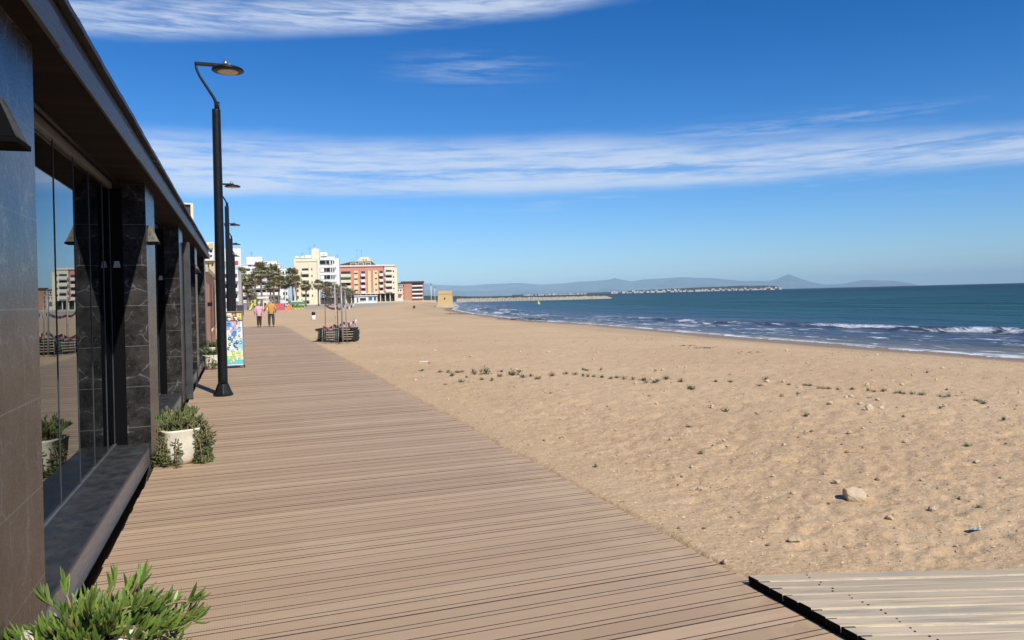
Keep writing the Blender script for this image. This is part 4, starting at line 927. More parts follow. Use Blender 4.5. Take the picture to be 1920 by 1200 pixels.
# ------------------------------------------------------------------ people
def person(root, Hh, coat, trousers, hair, shoes, pose, coat_len, bulk, longhair, female):
    s = Hh/1.75
    hip = Vector((0, 0, 0.93)); J = {}
    def skin(name, chains, parent, mat, sub=1):
        V, E, Rr, idx = [], [], [], {}
        for ch in chains:
            prev = None
            for key, p, r_ in ch:
                if key not in idx: idx[key] = len(V); V.append(Vector(p)*s); Rr.append(r_ if isinstance(r_, tuple) else (r_, r_))
                if prev is not None and (prev, idx[key]) not in E: E.append((prev, idx[key]))
                prev = idx[key]
        me = bpy.data.meshes.new(name); me.from_pydata([tuple(v) for v in V], E, []); o = bpy.data.objects.new(name, me); COL.objects.link(o)
        md = o.modifiers.new('skin', 'SKIN'); md.use_smooth_shade = True
        for i, sv in enumerate(me.skin_vertices[0].data): sv.radius = (Rr[i][0]*s, Rr[i][1]*s); sv.use_root = (i == 0)
        sb = o.modifiers.new('sub', 'SUBSURF'); sb.levels = sub; sb.render_levels = sub
        dg = bpy.context.evaluated_depsgraph_get(); m2 = bpy.data.meshes.new_from_object(o.evaluated_get(dg)); o.modifiers.clear(); o.data = m2; m2.materials.clear(); m2.materials.append(mat); o.parent = parent
        return o
    P = pose
    legs = [[('pel', (0, 0, 0.95), 0.12), ('hip'+k, (sx*0.09, 0, 0.90), 0.085), ('kn'+k, P['knee'+k], 0.055), ('an'+k, P['ankle'+k], 0.038), ('to'+k, Vector(P['ankle'+k])+Vector((0, 0.13, -0.05)), (0.035, 0.025))] for k, sx in (('L', -1), ('R', 1))]
    spine = [('pel', (0, 0, 0.95), 0.12), ('wa', (0, 0.005, 1.10), 0.11), ('ch', (0, 0.0, 1.30), (0.125, 0.10)), ('nk0', (0, 0.0, 1.45), 0.06), ('nk', (0, 0.012, 1.53), 0.045), ('hd', (0, 0.03, 1.62), 0.06)]
    arms = [[('ch', (0, 0, 1.30), 0.12), ('sh'+k, (sx*0.185, 0, 1.40), 0.055), ('el'+k, P['elbow'+k], 0.040), ('wr'+k, P['wrist'+k], 0.026), ('pa'+k, Vector(P['wrist'+k])+(Vector(P['wrist'+k])-Vector(P['elbow'+k])).normalized()*0.07, (0.034, 0.016))] for k, sx in (('L', -1), ('R', 1))]
    body = skin('body', [spine]+legs+arms, root, MT['skin'])
    # head and fingers are added to the same mesh
    bm = bmesh.new(); bm.from_mesh(body.data)
    q0 = len(bm.verts); res = bmesh.ops.create_uvsphere(bm, u_segments=20, v_segments=14, radius=1.0)
    for v in res['verts']:
        p = v.co.copy(); p.x *= 0.074; p.y *= 0.092; p.z *= 0.115
        if p.z < -0.02: p.x *= 1+(p.z+0.02)*3.2; p.y += 0.012*(-p.z-0.02)/0.09
        if p.y > 0.07 and abs(p.x) < 0.02 and -0.045 < p.z < 0.012: p.y += 0.024*(1-abs(p.x)/0.02)*(1-abs(p.z+0.02)/0.04)     # nose
        if p.y > 0.05 and 0.008 < p.z < 0.035 and 0.015 < abs(p.x) < 0.05: p.y -= 0.008                                       # eye sockets
        v.co = (p+Vector((0, 0.035, 1.66)))*s
    for sx in (-1, 1):
        r2 = bmesh.ops.create_uvsphere(bm, u_segments=8, v_segments=6, radius=1.0)
        for v in r2['verts']: v.co = (Vector((sx*0.076+v.co.x*0.010, 0.03+v.co.y*0.018, 1.655+v.co.z*0.032)))*s
        for k in ('L', 'R')[(sx+1)//2]:
            w_ = Vector(P['wrist'+k]); d = (w_-Vector(P['elbow'+k])).normalized(); sd_ = d.cross(Vector((1, 0, 0))); sd_ = sd_.normalized(); nn_ = d.cross(sd_)
            for f, (off, L_) in enumerate(((-0.026, .062), (-0.009, .075), (0.009, .072), (0.025, .055), (0.03, .05))):
                base = w_+d*(0.085 if f < 4 else 0.035)+sd_*off; d2 = d if f < 4 else (d*0.7+sd_*0.7).normalized(); pr = None
                for (tt, rr_) in ((0, .0095), (.5, .0085), (1, .006)):
                    c = base+d2*L_*tt+nn_*(0.022*tt*tt)*(-sx); ring = []
                    for i in range(6):
                        a = i*1.0472; ring.append(bm.verts.new((c+sd_*math.cos(a)*rr_+nn_*math.sin(a)*rr_)*s))
                    if pr:
                        for i in range(6): bm.faces.new((pr[i], pr[(i+1) % 6], ring[(i+1) % 6], ring[i]))
                    pr = ring
                bm.faces.new(pr)
    bmesh.ops.recalc_face_normals(bm, faces=bm.faces); bm.to_mesh(body.data); bm.free()
    for p in body.data.polygons: p.use_smooth = True
    mb = MB()
    for sx in (-1, 1): mb.lathe([(0.002, -0.006), (0.0085, -0.003), (0.0095, 0.0), (0.0085, 0.003), (0.002, 0.006)], 8, (sx*0.031*s, 0.109*s, 1.682*s))
    mb.box(-0.022*s, 0.022*s, 0.118*s, 0.124*s, 1.598*s, 1.604*s); mb.build('face_features', root, MT['eye'])
    # trousers
    tl = [[('pel', (0, 0, 0.96), 0.135), ('hip'+k, (sx*0.088, 0, 0.88), 0.098*bulk), ('kn'+k, P['knee'+k], 0.078*bulk), ('an'+k, Vector(P['ankle'+k])+Vector((0, 0, 0.02)), 0.062*bulk)] for k, sx in (('L', -1), ('R', 1))]
    skin('trousers', tl, root, trousers, 2)
    # coat: torso and sleeves
    b = bulk
    tor = [('ch', (0, 0, 1.28), (0.172*b, 0.132*b)), ('wa', (0, 0, 1.08), (0.17*b, 0.135*b)), ('hem', (0, 0, coat_len+0.04), (0.19*b, 0.15*b)), ('hem2', (0, 0, coat_len), (0.188*b, 0.148*b))]
    tor2 = [('ch', (0, 0, 1.28), 0.15), ('nk0', (0, 0, 1.43), (0.105, 0.09)), ('nk', (0, 0.01, 1.53), (0.062, 0.06))]
    sl = [[('ch', (0, 0, 1.28), 0.15), ('sh'+k, (sx*0.185*b**0.5, 0, 1.385), 0.082*b), ('el'+k, P['elbow'+k], 0.066*b), ('wr'+k, P['wrist'+k], 0.046*b)] for k, sx in (('L', -1), ('R', 1))]
    skin('coat', [tor, tor2]+sl, root, coat, 2)
    mb = MB()
    for k in ('L', 'R'):
        a = Vector(P['ankle'+k])*s; mb.lathe([(0.02, 0.0), (0.043, 0.004), (0.045, 0.03), (0.036, 0.06), (0.032, 0.09)], 12, (0, 0, 0), M=Matrix.Translation((a.x, a.y+0.045*s, max(0.0, a.z-0.085*s))) @ Matrix.Diagonal((1.0, 2.5, 1, 1)))
    mb.build('shoes', root, shoes)
    # hair: a cap over the back and the top of the head
    bm = bmesh.new(); bmesh.ops.create_uvsphere(bm, u_segments=24, v_segments=16, radius=1.0); r = random.Random(int(Hh*100))
    kill = [v for v in bm.verts if (v.co.y > 0.35 and v.co.z < 0.55) or v.co.z < (-0.75 if longhair else -0.35)]
    bmesh.ops.delete(bm, geom=kill, context='VERTS')
    for v in bm.verts:
        p = v.co; f = 1.13+0.03*math.sin(p.x*14+p.z*9)+0.02*r.uniform(-1, 1); v.co = Vector((p.x*0.074*f, p.y*0.092*f+0.033, p.z*(0.118 if not longhair else 0.125)*f+1.664))*s
    me = bpy.data.meshes.new('hair'); bm.to_mesh(me); bm.free(); me.materials.append(hair); o = bpy.data.objects.new('hair', me); COL.objects.link(o); o.parent = root
    md = o.modifiers.new('thick', 'SOLIDIFY'); md.thickness = 0.012*s
    for p in me.polygons: p.use_smooth = True
x, y = gnd(486.5, 613.6); a = empty('person', (x, y, 0.0), R(-4), 'woman in a pink quilted coat and dark trousers walking away, arm in arm', 'person')
person(a, 1.58, MT['pinkcoat'], MT['trouser'], MT['hairwhite'], MT['shoe'], dict(kneeL=(-.085, .03, .50), kneeR=(.075, .06, .50), ankleL=(-.085, -.05, .09), ankleR=(.07, .05, .085), elbowL=(-.30, -.03, 1.14), wristL=(-.30, .08, .93), elbowR=(.31, .0, 1.13), wristR=(.25, .20, 1.16)), 0.76, 1.14, True, True)
x, y = gnd(509, 613.2); a = empty('person', (x, y-0.05, 0.0), R(-3), 'man in a mustard jacket and charcoal trousers walking away beside the woman in pink', 'person')
person(a, 1.76, MT['mustard'], MT['trouser2'], MT['hairgrey'], MT['shoe'], dict(kneeL=(-.125, .05, .50), kneeR=(.12, .02, .50), ankleL=(-.12, .07, .085), ankleR=(.125, -.06, .09), elbowL=(-.36, .02, 1.17), wristL=(-.40, .16, 1.02), elbowR=(.28, -.05, 1.14), wristR=(.27, .08, .92)), 0.80, 1.14, False, False)

# ------------------------------------------------------------------ town along the bay
class Bld:
    """a building seen from the beach: local x runs to the right, y away, z up; u, v are read off the photo at the distance D"""
    def __init__(s, name, D, u0, u1, label, cat, group=None, turn=0.0, zb=None):
        s.D = D; s.uc = (u0+u1)/2; x, y = at(s.uc, D); s.zb = sand_z(x, y) if zb is None else zb
        th = math.atan((960-s.uc)/F)
        s.root = empty(name, (x, y, s.zb), -PSI+th-0.05+turn, label, cat, group); s.k = D/F; s.kx = D/F*math.cos(th)
    def x(s, u): return (u-s.uc)*s.kx
    def z(s, v): return zat(s.uc, v, s.D)-s.zb
    def part(s, name, boxes, mat, parent=None, label=None):
        """boxes: (u0, u1, v_top, v_bottom or None for the ground, y0, y1)"""
        mb = MB()
        for (u0, u1, v0, v1, y0, y1) in boxes: mb.box(s.x(u0), s.x(u1), y0, y1, s.z(v1) if v1 is not None else -0.5, s.z(v0))
        o = mb.build(name, parent or s.root, mat)
        if label: o['label'] = label
        return o
    def windows(s, rows, y=0.0, mat='window', name='window', frame=None):
        for (u0, u1, v0, v1) in rows:
            o = s.part(name, [(u0, u1, v0, v1, y-0.06, y+0.05)], MT[mat])
            if frame: s.part('frame', [(u0-0.5, u1+0.5, v0-0.5, v0, y-0.12, y-0.002), (u0-0.5, u1+0.5, v1, v1+0.5, y-0.16, y-0.002)], MT[frame], o)
    def balcony(s, u0, u1, v0, v1, depth, mat, y=0.0, opening=4.6):
        """parapet band v0..v1 in front of a dark opening above it"""
        o = s.part('balcony', [(u0, u1, v0, v1, y-depth, y-depth+0.15), (u0, u1, v1-0.4, v1+0.35, y-depth+0.151, y-0.002), (u0, u0+0.35, v0, v1-0.41, y-depth+0.151, y-0.003), (u1-0.35, u1, v0, v1-0.41, y-depth+0.151, y-0.003)], MT[mat])
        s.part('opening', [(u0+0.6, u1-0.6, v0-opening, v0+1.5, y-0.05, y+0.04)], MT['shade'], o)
    def antenna(s, u, v0, v1, y=3):
        mb = MB(); mb.tube([(s.x(u), y, s.z(v1)), (s.x(u), y, s.z(v0))], 0.05, 5)
        for q in (0.2, 0.45, 0.7): zz = s.z(v0)-q*1.2; mb.tube([(s.x(u)-0.7+q*.4, y, zz), (s.x(u)+0.7-q*.4, y, zz)], 0.03, 4)
        mb.build('antenna', s.root, MT['steel'])
# --- salmon and yellow hotel
b = Bld('seafront_hotel', 370, 637, 745, 'tall salmon pink and yellow hotel with dark tiled roof behind a white kiosk', 'hotel')
b.part('wall', [(637, 722, 499.5, 551, 0, 16)], MT['pink']); b.part('end_block', [(722, 741.5, 500, 551, -0.6, 15), ], MT['cream2']); b.part('side_block', [(741.5, 746, 503, None, 2.5, 15)], MT['cream'])
b.part('cornice', [(636, 723, 496.5, 499.5, -0.5, 16.2), (722.01, 742, 497, 500, -1.0, 15.2)], MT['cream2'])
b.part('ground_floor', [(640, 741, 551, None, 1.5, 15)], MT['shade']); b.part('columns', [(640+k*9.1, 641.5+k*9.1, 551, None, -0.1, 1.4) for k in range(12)], MT['cream2'])
for u0, u1 in ((664.5, 672.5), (690.5, 696), (700.5, 709.5)):
    b.part('yellow_bay', [(u0, u1, 507.5, 551, -0.35, -0.002)], MT['yellow'])
for u0, u1 in ((664, 673), (700, 710)):
    for k in range(4): b.windows([(u0+1.2+(3 if u0 > 690 else 0), u1-1.2-(1 if u0 > 690 else 0), 521-10.0+k*10.6, 523.4-10+k*10.6)], -0.35, 'shade')
for k in range(4):
    v = 513+k*10.8
    b.balcony(678, 686, v, v+5, 1.1, 'white'); b.balcony(712.5, 719.5, v, v+5, 1.1, 'cream2')
    b.balcony(724, 736.5, v-2.3, v+3.2, 1.0, 'cream2', -0.6, 3.6)
    b.windows([(738, 740.2, v-5, v-2)], -0.6)
for k in range(4): b.balcony(640.5, 659, 513+k*10.8, 518.4+k*10.8, 1.2, 'cream', 0, 5.0)
b.part('awning', [(641.5, 658, 518.8, 521.3, -1.6, -1.25)], MT['teal']); b.part('awning', [(641.5, 658, 540.5, 543, -1.6, -1.25)], MT['teal'])
b.part('fascia_strip', [(637, 722, 550, 551.2, -0.7, -0.01)], MT['cream2'])
mb = MB(); X0, X1, zb, zt = b.x(634), b.x(706), b.z(496.4), b.z(489.5)
for q in ((X0, -.6, zb), (X1, -.6, zb), (X1, 16, zb), (X0, 16, zb), (X0+6, 4, zt), (X1-2.2, 4, zt), (X1-2.2, 12, zt), (X0+6, 12, zt)): mb.vert(q)
for q in ((0, 3, 2, 1), (4, 5, 6, 7), (0, 1, 5, 4), (1, 2, 6, 5), (2, 3, 7, 6), (3, 0, 4, 7)): mb.face(q)
rf = mb.build('roof', b.root, MT['tileroof'])
b.part('dormer', [(659+k*13.5, 670+k*13.5, 492.2, 496.3, -0.62, 3) for k in range(3)], MT['cream2'], rf); b.part('dormer_glass', [(660.2+k*13.5, 668.8+k*13.5, 493.4, 495.8, -0.68, -0.625) for k in range(3)], MT['window'], rf)
b.part('penthouse', [(672, 697, 484, 489.4, 4, 11), (676, 693, 481, 483.9, 5, 10)], MT['cream']); b.windows([(681, 683.4, 484.5, 488), (686, 688.5, 484.5, 488)], 4.0, 'brick'); b.antenna(671, 466, 484); b.antenna(679, 468, 481)
# --- cream block and white block
b = Bld('apartment_block', 300, 553, 598, 'cream yellow apartment block with a tall stair tower, left of the white terraced block', 'apartment block', 'apartment blocks along the beach')
b.part('wall', [(553, 598, 484, None, 0, 12)], MT['cream']); b.part('cornice', [(557, 599, 489, 490.2, -0.25, -0.002), (556.5, 586, 482.6, 483.99, -0.2, 12)], MT['cream2']); b.part('stair_tower', [(586.5, 601, 466.5, 483.9, 1.0, 9), (596.5, 600.5, 484, None, -0.4, -0.002), (590, 594, 464, 466.4, 3, 6)], MT['cream2'])
b.part('step_wall', [(555, 562, 480, 482.5, 1, 8), (566, 572, 479.6, 482.5, 1, 8), (574, 586, 478, 482.5, 1, 8)], MT['white'])
for k in range(6): b.balcony(567, 580.5, 507.5+k*12.4, 513.5+k*12.4, 1.1, 'cream2', 0, 4.4)
for k in range(6): b.windows([(557, 560.2, 505+k*12.4, 510+k*12.4)], 0, 'window')
b.windows([(585, 587, 503+k*12.4, 507+k*12.4) for k in range(5)], 0, 'window'); b.antenna(582, 463, 478); b.antenna(591, 457, 464); b.antenna(568, 472, 480)
b = Bld('apartment_block', 306, 598, 637, 'white apartment block with stacked glazed terraces between the cream block and the pink hotel', 'apartment block', 'apartment blocks along the beach')
b.part('wall', [(601.3, 637, 484, 558, 1.6, 13)], MT['white']); b.part('penthouse', [(601.8, 615, 472, 483.9, 3, 9), (615.5, 628, 480.5, 483.9, 4, 9)], MT['white']); b.windows([(603, 614, 479.6, 481.6)], 3, 'shade'); b.windows([(606, 609.5, 475, 478)], 3, 'beige')
for k, v in enumerate((484.5, 497.3, 511, 524, 537)):
    b.part('terrace_slab', [(600.5 if k else 601.5, 632 if k else 627, v, v+4.6 if k else v+3.2, -0.4, 1.58)], MT['white'])
    vv = v+4.7 if k else v+3.4
    b.windows([(602+(4 if k else -1), 608+(4 if k else 3), vv, vv+7)], 1.6, 'window'); b.windows([(613.5, 619.5, vv, vv+7)], 1.6, 'window' if k < 3 else 'shade')
    b.part('terrace_screen', [(602, 609, vv+0.2, vv+7.6, -0.2, 0.0)] if k else [(619, 620, vv, vv+7.8, -0.2, 0.0)], MT['cream2'] if k == 0 else MT['white'])
    b.part('bay_posts', [(620.5+q*4, 621.6+q*4, vv, vv+8, -0.3, 0.1) for q in range(3)], MT['white']); b.windows([(622, 624, vv+1, vv+6.5), (626, 628, vv+1, vv+6.5)], 1.6, 'brick' if k == 1 else 'window')
b.part('ground_floor', [(600, 637, 558, None, 2.5, 13)], MT['panelgrey']); b.part('columns', [(602+q*6, 603+q*6, 558, None, -0.2, 0.3) for q in range(6)], MT['steel'])
b.part('rail', [(628, 637, 484, 486, 1.8, 2.0)], MT['white']); b.antenna(634, 476, 484)
# --- brick block and its neighbour
b = Bld('brick_block', 420, 753.5, 793, 'orange brick apartment block with white balcony bands, the last building before the stone tower', 'apartment block', 'apartment blocks along the beach')
b.part('wall', [(753.5, 772.5, 530, None, 0, 14)], MT['brick']); b.part('wall', [(772.5, 793, 530, None, 1.2, 14)], MT['pink']); b.part('roof', [(752, 794.5, 527.4, 529.9, -0.6, 14.5)], MT['tileroof'])
for k in range(4): b.balcony(773, 793, 534.6+k*7.4, 537.4+k*7.4, 1.2, 'white', 1.2, 2.7)
b.windows([(756, 758, 534+k*7.4, 537+k*7.4) for k in range(4)], 0, 'shade')
b = Bld('low_house', 410, 743, 755, 'small pale pink terraced house wedged between the hotel and the brick block', 'house')
b.part('wall', [(743, 755, 540, None, 0, 9), (746, 754.5, 532, 539.9, 1, 8)], MT['cream2']); b.part('roof', [(745.5, 755, 530.4, 531.9, 0.6, 8.4), (742.6, 755.4, 538.9, 539.9, -0.3, 0.9)], MT['tileroof'])
b.windows([(747.5, 750, 534, 537), (751.5, 753.5, 534, 537)], 1, 'window'); b.windows([(745, 748, 543, 546), (750.5, 753, 543, 546)], 0, 'window')
b.part('awning', [(744, 754.5, 550.6, 551.6, -1.8, -0.01)], MT['pink'])
# --- kiosk, sea wall, left white block
b = Bld('beach_kiosk', 300, 664, 708, 'low white beach kiosk with blue windows in front of the pink hotel', 'kiosk')
b.part('wall', [(664, 707, 555, None, 0, 6)], MT['white']); b.part('roof', [(663.3, 708, 553.6, 554.95, -0.5, 6.4)], MT['white']); b.windows([(669, 671.5, 558, 566)], 0, 'window2', frame='white'); b.windows([(675, 686, 558.5, 563.5)], 0, 'window', frame='white'); b.windows([(691, 698, 556.8, 563)], 0, 'window2', frame='white'); b.windows([(701, 705.5, 556.5, 564)], 0, 'window2', frame='white')
b = Bld('sea_wall', 292, 655, 818, 'long low beige wall running along the back of the far beach below the hotel and kiosk', 'wall')
b.part('wall', [(709, 818, 565.2, None, 0, 0.5)], MT['beige']); b.part('coping', [(708.6, 818.4, 564.6, 565.19, -0.08, 0.58)], MT['cream2'])
b = Bld('apartment_block', 235, 455, 541, 'white apartment block with long balconies hidden behind the tallest palms', 'apartment block', 'apartment blocks along the beach')
b.part('wall', [(452, 527, 496, None, 0, 14), (527.02, 541, 504, None, 1.5, 13)], MT['white']); b.part('penthouse', [(463, 493, 480.5, 495.9, 2.5, 12), (493.5, 520, 489.5, 495.9, 3, 12)], MT['white']); b.windows([(467, 473, 496.5, 499), (474, 481, 496.5, 499), (498, 503, 491.5, 494)], 0, 'window')
b.part('parapet', [(451.5, 527.5, 494.6, 495.99, -0.2, 0.1)], MT['white'])
for k in range(5):
    for (u0, u1) in ((453, 471), (474, 500), (503, 526)): b.balcony(u0, u1, 508+k*13.4, 513.5+k*13.4, 1.3, 'white', 0, 5.0)
b.windows([(531, 534, 509+k*13, 515+k*13) for k in range(5)], 1.5, 'window'); b.windows([(536.5, 539, 509+k*13, 515+k*13) for k in range(5)], 1.5, 'window'); b.antenna(472, 470, 480.5)
# --- white block with the rooftop sign, seen between the lamp poles
b = Bld('white_shop_block', 98, 416, 462, 'narrow white building with dark windows seen between the street lamp poles under the rooftop sign', 'building')
b.part('wall', [(417, 447, 505, None, 0.4, 10)], MT['white'])
for k in range(3):
    b.part('balcony', [(416, 448, 521+k*19, 526+k*19, -0.5, -0.4), (416, 448, 526+k*19, 527.2+k*19, -0.5, 0.38)], MT['white']); b.windows([(420, 427, 514+k*19, 521+k*19), (432, 438, 514+k*19, 521+k*19), (441, 445, 514+k*19, 521+k*19)], 0.4, 'window', frame='panelgrey')
b2 = Bld('rooftop_sign', 98, 420, 453.5, 'big white rooftop sign board with green block at left, red block at right', 'sign', zb=b.zb+b.z(505))
b2.part('board', [(419.5, 453.5, 465.5, 499.5, 0.3, 0.55)], MT['white']); b2.part('green_block', [(419.5, 427.5, 490, 499.3, 0.27, 0.298)], MT['green']); b2.part('red_block', [(436.5, 448, 489, 496.8, 0.27, 0.298)], MT['red'])
b2.part('lettering', [(436+q*1.55, 436.9+q*1.55, 475.2+(q % 3)*0.4, 477.2, 0.285, 0.298) for q in range(7)], MT['steel']); b2.part('supports', [(422+q*9, 423+q*9, 499.5, 505.2, 0.35, 0.5) for q in range(4)], MT['panelgrey'])
# --- houses just beyond the pavilion
root = empty('peach_house', (-3.2, 28.5, 0), 0, 'low peach coloured house with brown shutters standing just past the end of the pavilion', 'house')
def wb(name, boxes, mat, parent, org=None):
    mb = MB(); o3 = Vector(parent.location if org is None else org)
    for q in boxes: mb.box(q[0]-o3.x, q[1]-o3.x, q[2]-o3.y, q[3]-o3.y, q[4]-o3.z, q[5]-o3.z)
    return mb.build(name, parent, mat)
wb('wall', [(-6, -0.94, 24.4, 33.0, -0.3, 2.52)], MT['peach'], root); wb('roof', [(-6.1, -0.86, 24.3, 33.1, 2.521, 2.66)], MT['beige'], root)
for y0 in (27.0, 30.2):
    w_ = wb('window', [(-0.939, -0.90, y0, y0+1.3, 0.75, 2.2)], MT['brownpost'], root); mb = MB(); mb.box(-0.8995+3.2, -0.87+3.2, y0-28.5-0.05, y0-28.5+1.35, 0.68, 0.745); mb.build('sill', w_, MT['cream2'])
wb('wall_lamp', [(-0.939, -0.80, 25.2, 25.34, 1.5, 1.62)], MT['black'], root)
b = Bld('beige_house', 62, 386, 406, 'beige flat-roofed house peeping between the pavilion roof and the nearest lamp pole', 'house')
b.part('wall', [(384, 404, 489, None, 0, 6)], MT['beige']); b.part('roof', [(383.5, 404.5, 487.8, 488.9, -0.3, 6.2)], MT['cream2']); b.windows([(391.5, 393.5, 494, 504), (398.5, 401.5, 495, 498)], 0, 'window'); b.part('chimney', [(397, 399.5, 478, 487.7, 2, 3)], MT['white'])
b = Bld('white_tower_block', 120, 385, 406, 'white tower block top showing left of the nearest lamp pole above the pavilion roof', 'apartment block', 'apartment blocks along the beach')
b.part('wall', [(380, 403.5, 454, None, 0, 9)], MT['white']); b.part('side_shaft', [(394.5, 402, 456, 466, -0.6, -0.01)], MT['beige']); b.windows([(396, 400, 469+k*9, 473+k*9) for k in range(3)], 0, 'window')
b = Bld('yellow_house', 46, 318, 367, 'yellow-edged house gable with a grey front rising behind the pavilion roof', 'house', turn=0.35)
b.part('wall', [(318, 361.5, 383, None, 0, 7)], MT['panelgrey']); b.part('corner_pillar', [(361.5, 366.5, 380, None, -0.12, 7.1)], MT['cream']); b.part('roof', [(316, 361.4, 380.2, 382.9, -0.15, 7.1)], MT['cream']); b.windows([(345, 356, 392, 404)], 0, 'shade')  # front wall plain dark grey, corner and roof edge cream
# --- ochre stone tower, posts, bins
b = Bld('stone_watchtower', 181, 821, 848, 'squat ochre stone watchtower with one small window standing at the water edge', 'tower')
mb = MB()
for (v, w_) in ((573, 14.0), (551.2, 13.3)):
    for (qx, qy) in ((-1, 0), (1, 0), (1, 1), (-1, 1)): mb.vert((qx*w_*b.k, 0.05*(14-w_)+qy*3.3, b.z(v)))
for q in ((0, 3, 2, 1), (4, 5, 6, 7), (0, 1, 5, 4), (1, 2, 6, 5), (2, 3, 7, 6), (3, 0, 4, 7)): mb.face(q)
mt_ = mk_stone('ochre_stone', (0.56, 0.39, 0.18), (0.68, 0.50, 0.25), (0.45, 0.31, 0.15)); mb.build('wall', b.root, mt_)
b.part('string_course', [(820.6, 848.4, 550.2, 551.2, -0.06, 3.4)], MT['beige']); b.part('parapet', [(821.2, 847.8, 545.2, 550.15, 0.03, 3.3)], mt_); b.windows([(832.5, 835, 558, 561.2)], 0.01, 'shade')
b.part('plinth', [(818, 852, 571.5, None, -0.5, 4.2)], MT['beige'])
for (u, D, vt, r_, lb) in ((808.5, 300, 531.5, 0.14, 'taller white mast standing between the brick block and the stone tower'), (815.5, 296, 536.5, 0.09, 'shorter white mast just left of the stone tower')):
    x, y, z = depthpos(u, D); root = empty('mast', (x, y, z), 0, lb, 'mast', 'masts by the tower'); h = zat(u, vt, D)-z
    mb = MB(); mb.tube([(0, 0, -0.2), (0, 0, h)], [r_*1.3, r_*0.8], 8); mb.build('shaft', root, MT['white']); mb = MB(); mb.box(-0.5, 0.5, -0.12, 0.12, h-0.9, h-0.65); mb.lathe([(r_*1.4, h-0.7), (r_*1.5, h+0.1), (r_*.5, h+0.3)], 8); mb.build('head', root, MT['galv'])
def litter_bin(u, D, w, h, label, body, top):
    x, y, z = depthpos(u, D); root = empty('litter_bin', (x, y, z), 0, label, 'bin', 'bins on the beach')
    mb = MB(); mb.lathe([(w*.42, -0.02), (w*.45, 0.02), (w*.5, h*.55)], 14); mb.build('bin_body', root, MT[body]); mb = MB(); mb.lathe([(w*.36, h*.551), (w*.44, h*.62), (w*.44, h*.92), (w*.2, h)], 14); mb.build('bin_top', root, MT[top])
litter_bin(587, 66, 0.36, 0.66, 'white litter bin with a dark top alone on the sand left of the pallet stack', 'white', 'black'); litter_bin(776, 140, 0.40, 0.50, 'small dark bin on the far sand below the long low wall', 'pallet', 'black')
# --- playground and stalls in front of the palms
x, y, z = depthpos(535, 97); root = empty('signpost', (x, y, z), -PSI, 'white signpost with a small arrow board on the sand right of the walking couple', 'signpost')
mb = MB(); mb.tube([(0, 0, -0.1), (0, 0, 3.1)], 0.05, 8); mb.build('post', root, MT['white']); mb = MB(); mb.box(-0.25, 0.35, -0.08, -0.055, 1.35, 1.58); mb.build('arrow_board', root, MT['cream2']); mb = MB(); mb.box(-0.2, 0.12, -0.08, -0.055, 0.85, 0.98); mb.build('small_plate', root, MT['teal'])
b = Bld('beach_stall', 150, 543, 572, 'long beach stall with a green roof and lime yellow front below the cream block', 'stall')
b.part('counter', [(548, 569, 573.2, None, 0, 2)], MT['ygreen']); b.part('roof', [(543, 572, 566, 571, -0.6, 2.6)], MT['teal']); b.part('roof_trim', [(546, 568, 563.8, 565.9, -0.3, 2.3)], MT['cream']); b.part('posts', [(543.5+q*6.8, 544.5+q*6.8, 571.01, None, -0.3, -0.1) for q in range(5)], MT['green'])
b = Bld('play_castle', 140, 516, 534, 'magenta patterned play mat wall on the sand right of the man in mustard', 'play equipment')
b.part('side', [(517, 533, 569, None, 0, 0.5)], MT['magenta']); b.part('squares', [(518+q*3.1, 519.7+q*3.1, 570+(q % 2)*3.3, 572.5+(q % 2)*3.3, -0.05, -0.002) for q in range(5)], MT['orange']); b.part('top', [(525, 534, 562, 568.9, 0.1, 0.4)], simple('pale_blue', (0.55, 0.62, 0.72), 0.7, 0.1))
b = Bld('yellow_slide', 146, 469, 484, 'lime yellow playground tower with slide left of the walking couple', 'play equipment')
b.part('panel', [(476, 480, 562, 573, 0, 0.1), (470, 472, 563, 572, 0.5, 0.6)], MT['ygreen']); b.part('platform', [(470, 484, 568, 569, 0, 1.6)], MT['brownpost']); b.part('posts', [(469.5, 470.3, 558, None, 0, 0.1), (483.3, 484, 558, None, 0, 0.1), (476, 476.8, 558, None, 1.5, 1.6)], MT['brownpost'])
mb = MB(); mb.quad((b.x(472), 0.05, b.z(568.5)), (b.x(475.5), 0.05, b.z(568.5)), (b.x(471), -2.2, 0.05), (b.x(467), -2.2, 0.05)); o = mb.build('slide', b.root, MT['ygreen']); o.modifiers.new('thick', 'SOLIDIFY').thickness = 0.05
b = Bld('playhouse', 150, 484, 506, 'small play house with a pale yellow roof behind the woman in pink', 'play equipment')
b.part('wall', [(493, 502, 563, None, 0, 1.6)], MT['cream']); b.part('doorway', [(495, 499, 568, None, -0.05, -0.002)], MT['shade']); b.part('roof', [(482, 504, 556, 560, -0.4, 2)], MT['cream2']); b.part('posts', [(484, 485, 560.01, None, 0, 0.1), (489, 489.8, 560.01, None, 0, 0.1)], MT['brownpost'])
b = Bld('orange_seesaw', 140, 536, 548, 'low orange play ramp on the sand between the signpost and the lime yellow stall', 'play equipment')
b.part('ramp', [(537, 547, 575, None, 0, 0.8), (539, 544, 571, 574.9, 0.1, 0.7)], MT['orange'])
b = Bld('dark_cabinet', 90, 443, 456, 'dark grey cabinet standing at the foot of the far street lamps', 'cabinet')
b.part('body', [(443, 456, 573, None, 0, 0.8)], MT['panelgrey']); b.part('lid', [(442.5, 456.5, 571.5, 572.9, -0.08, 0.9)], MT['steel'])

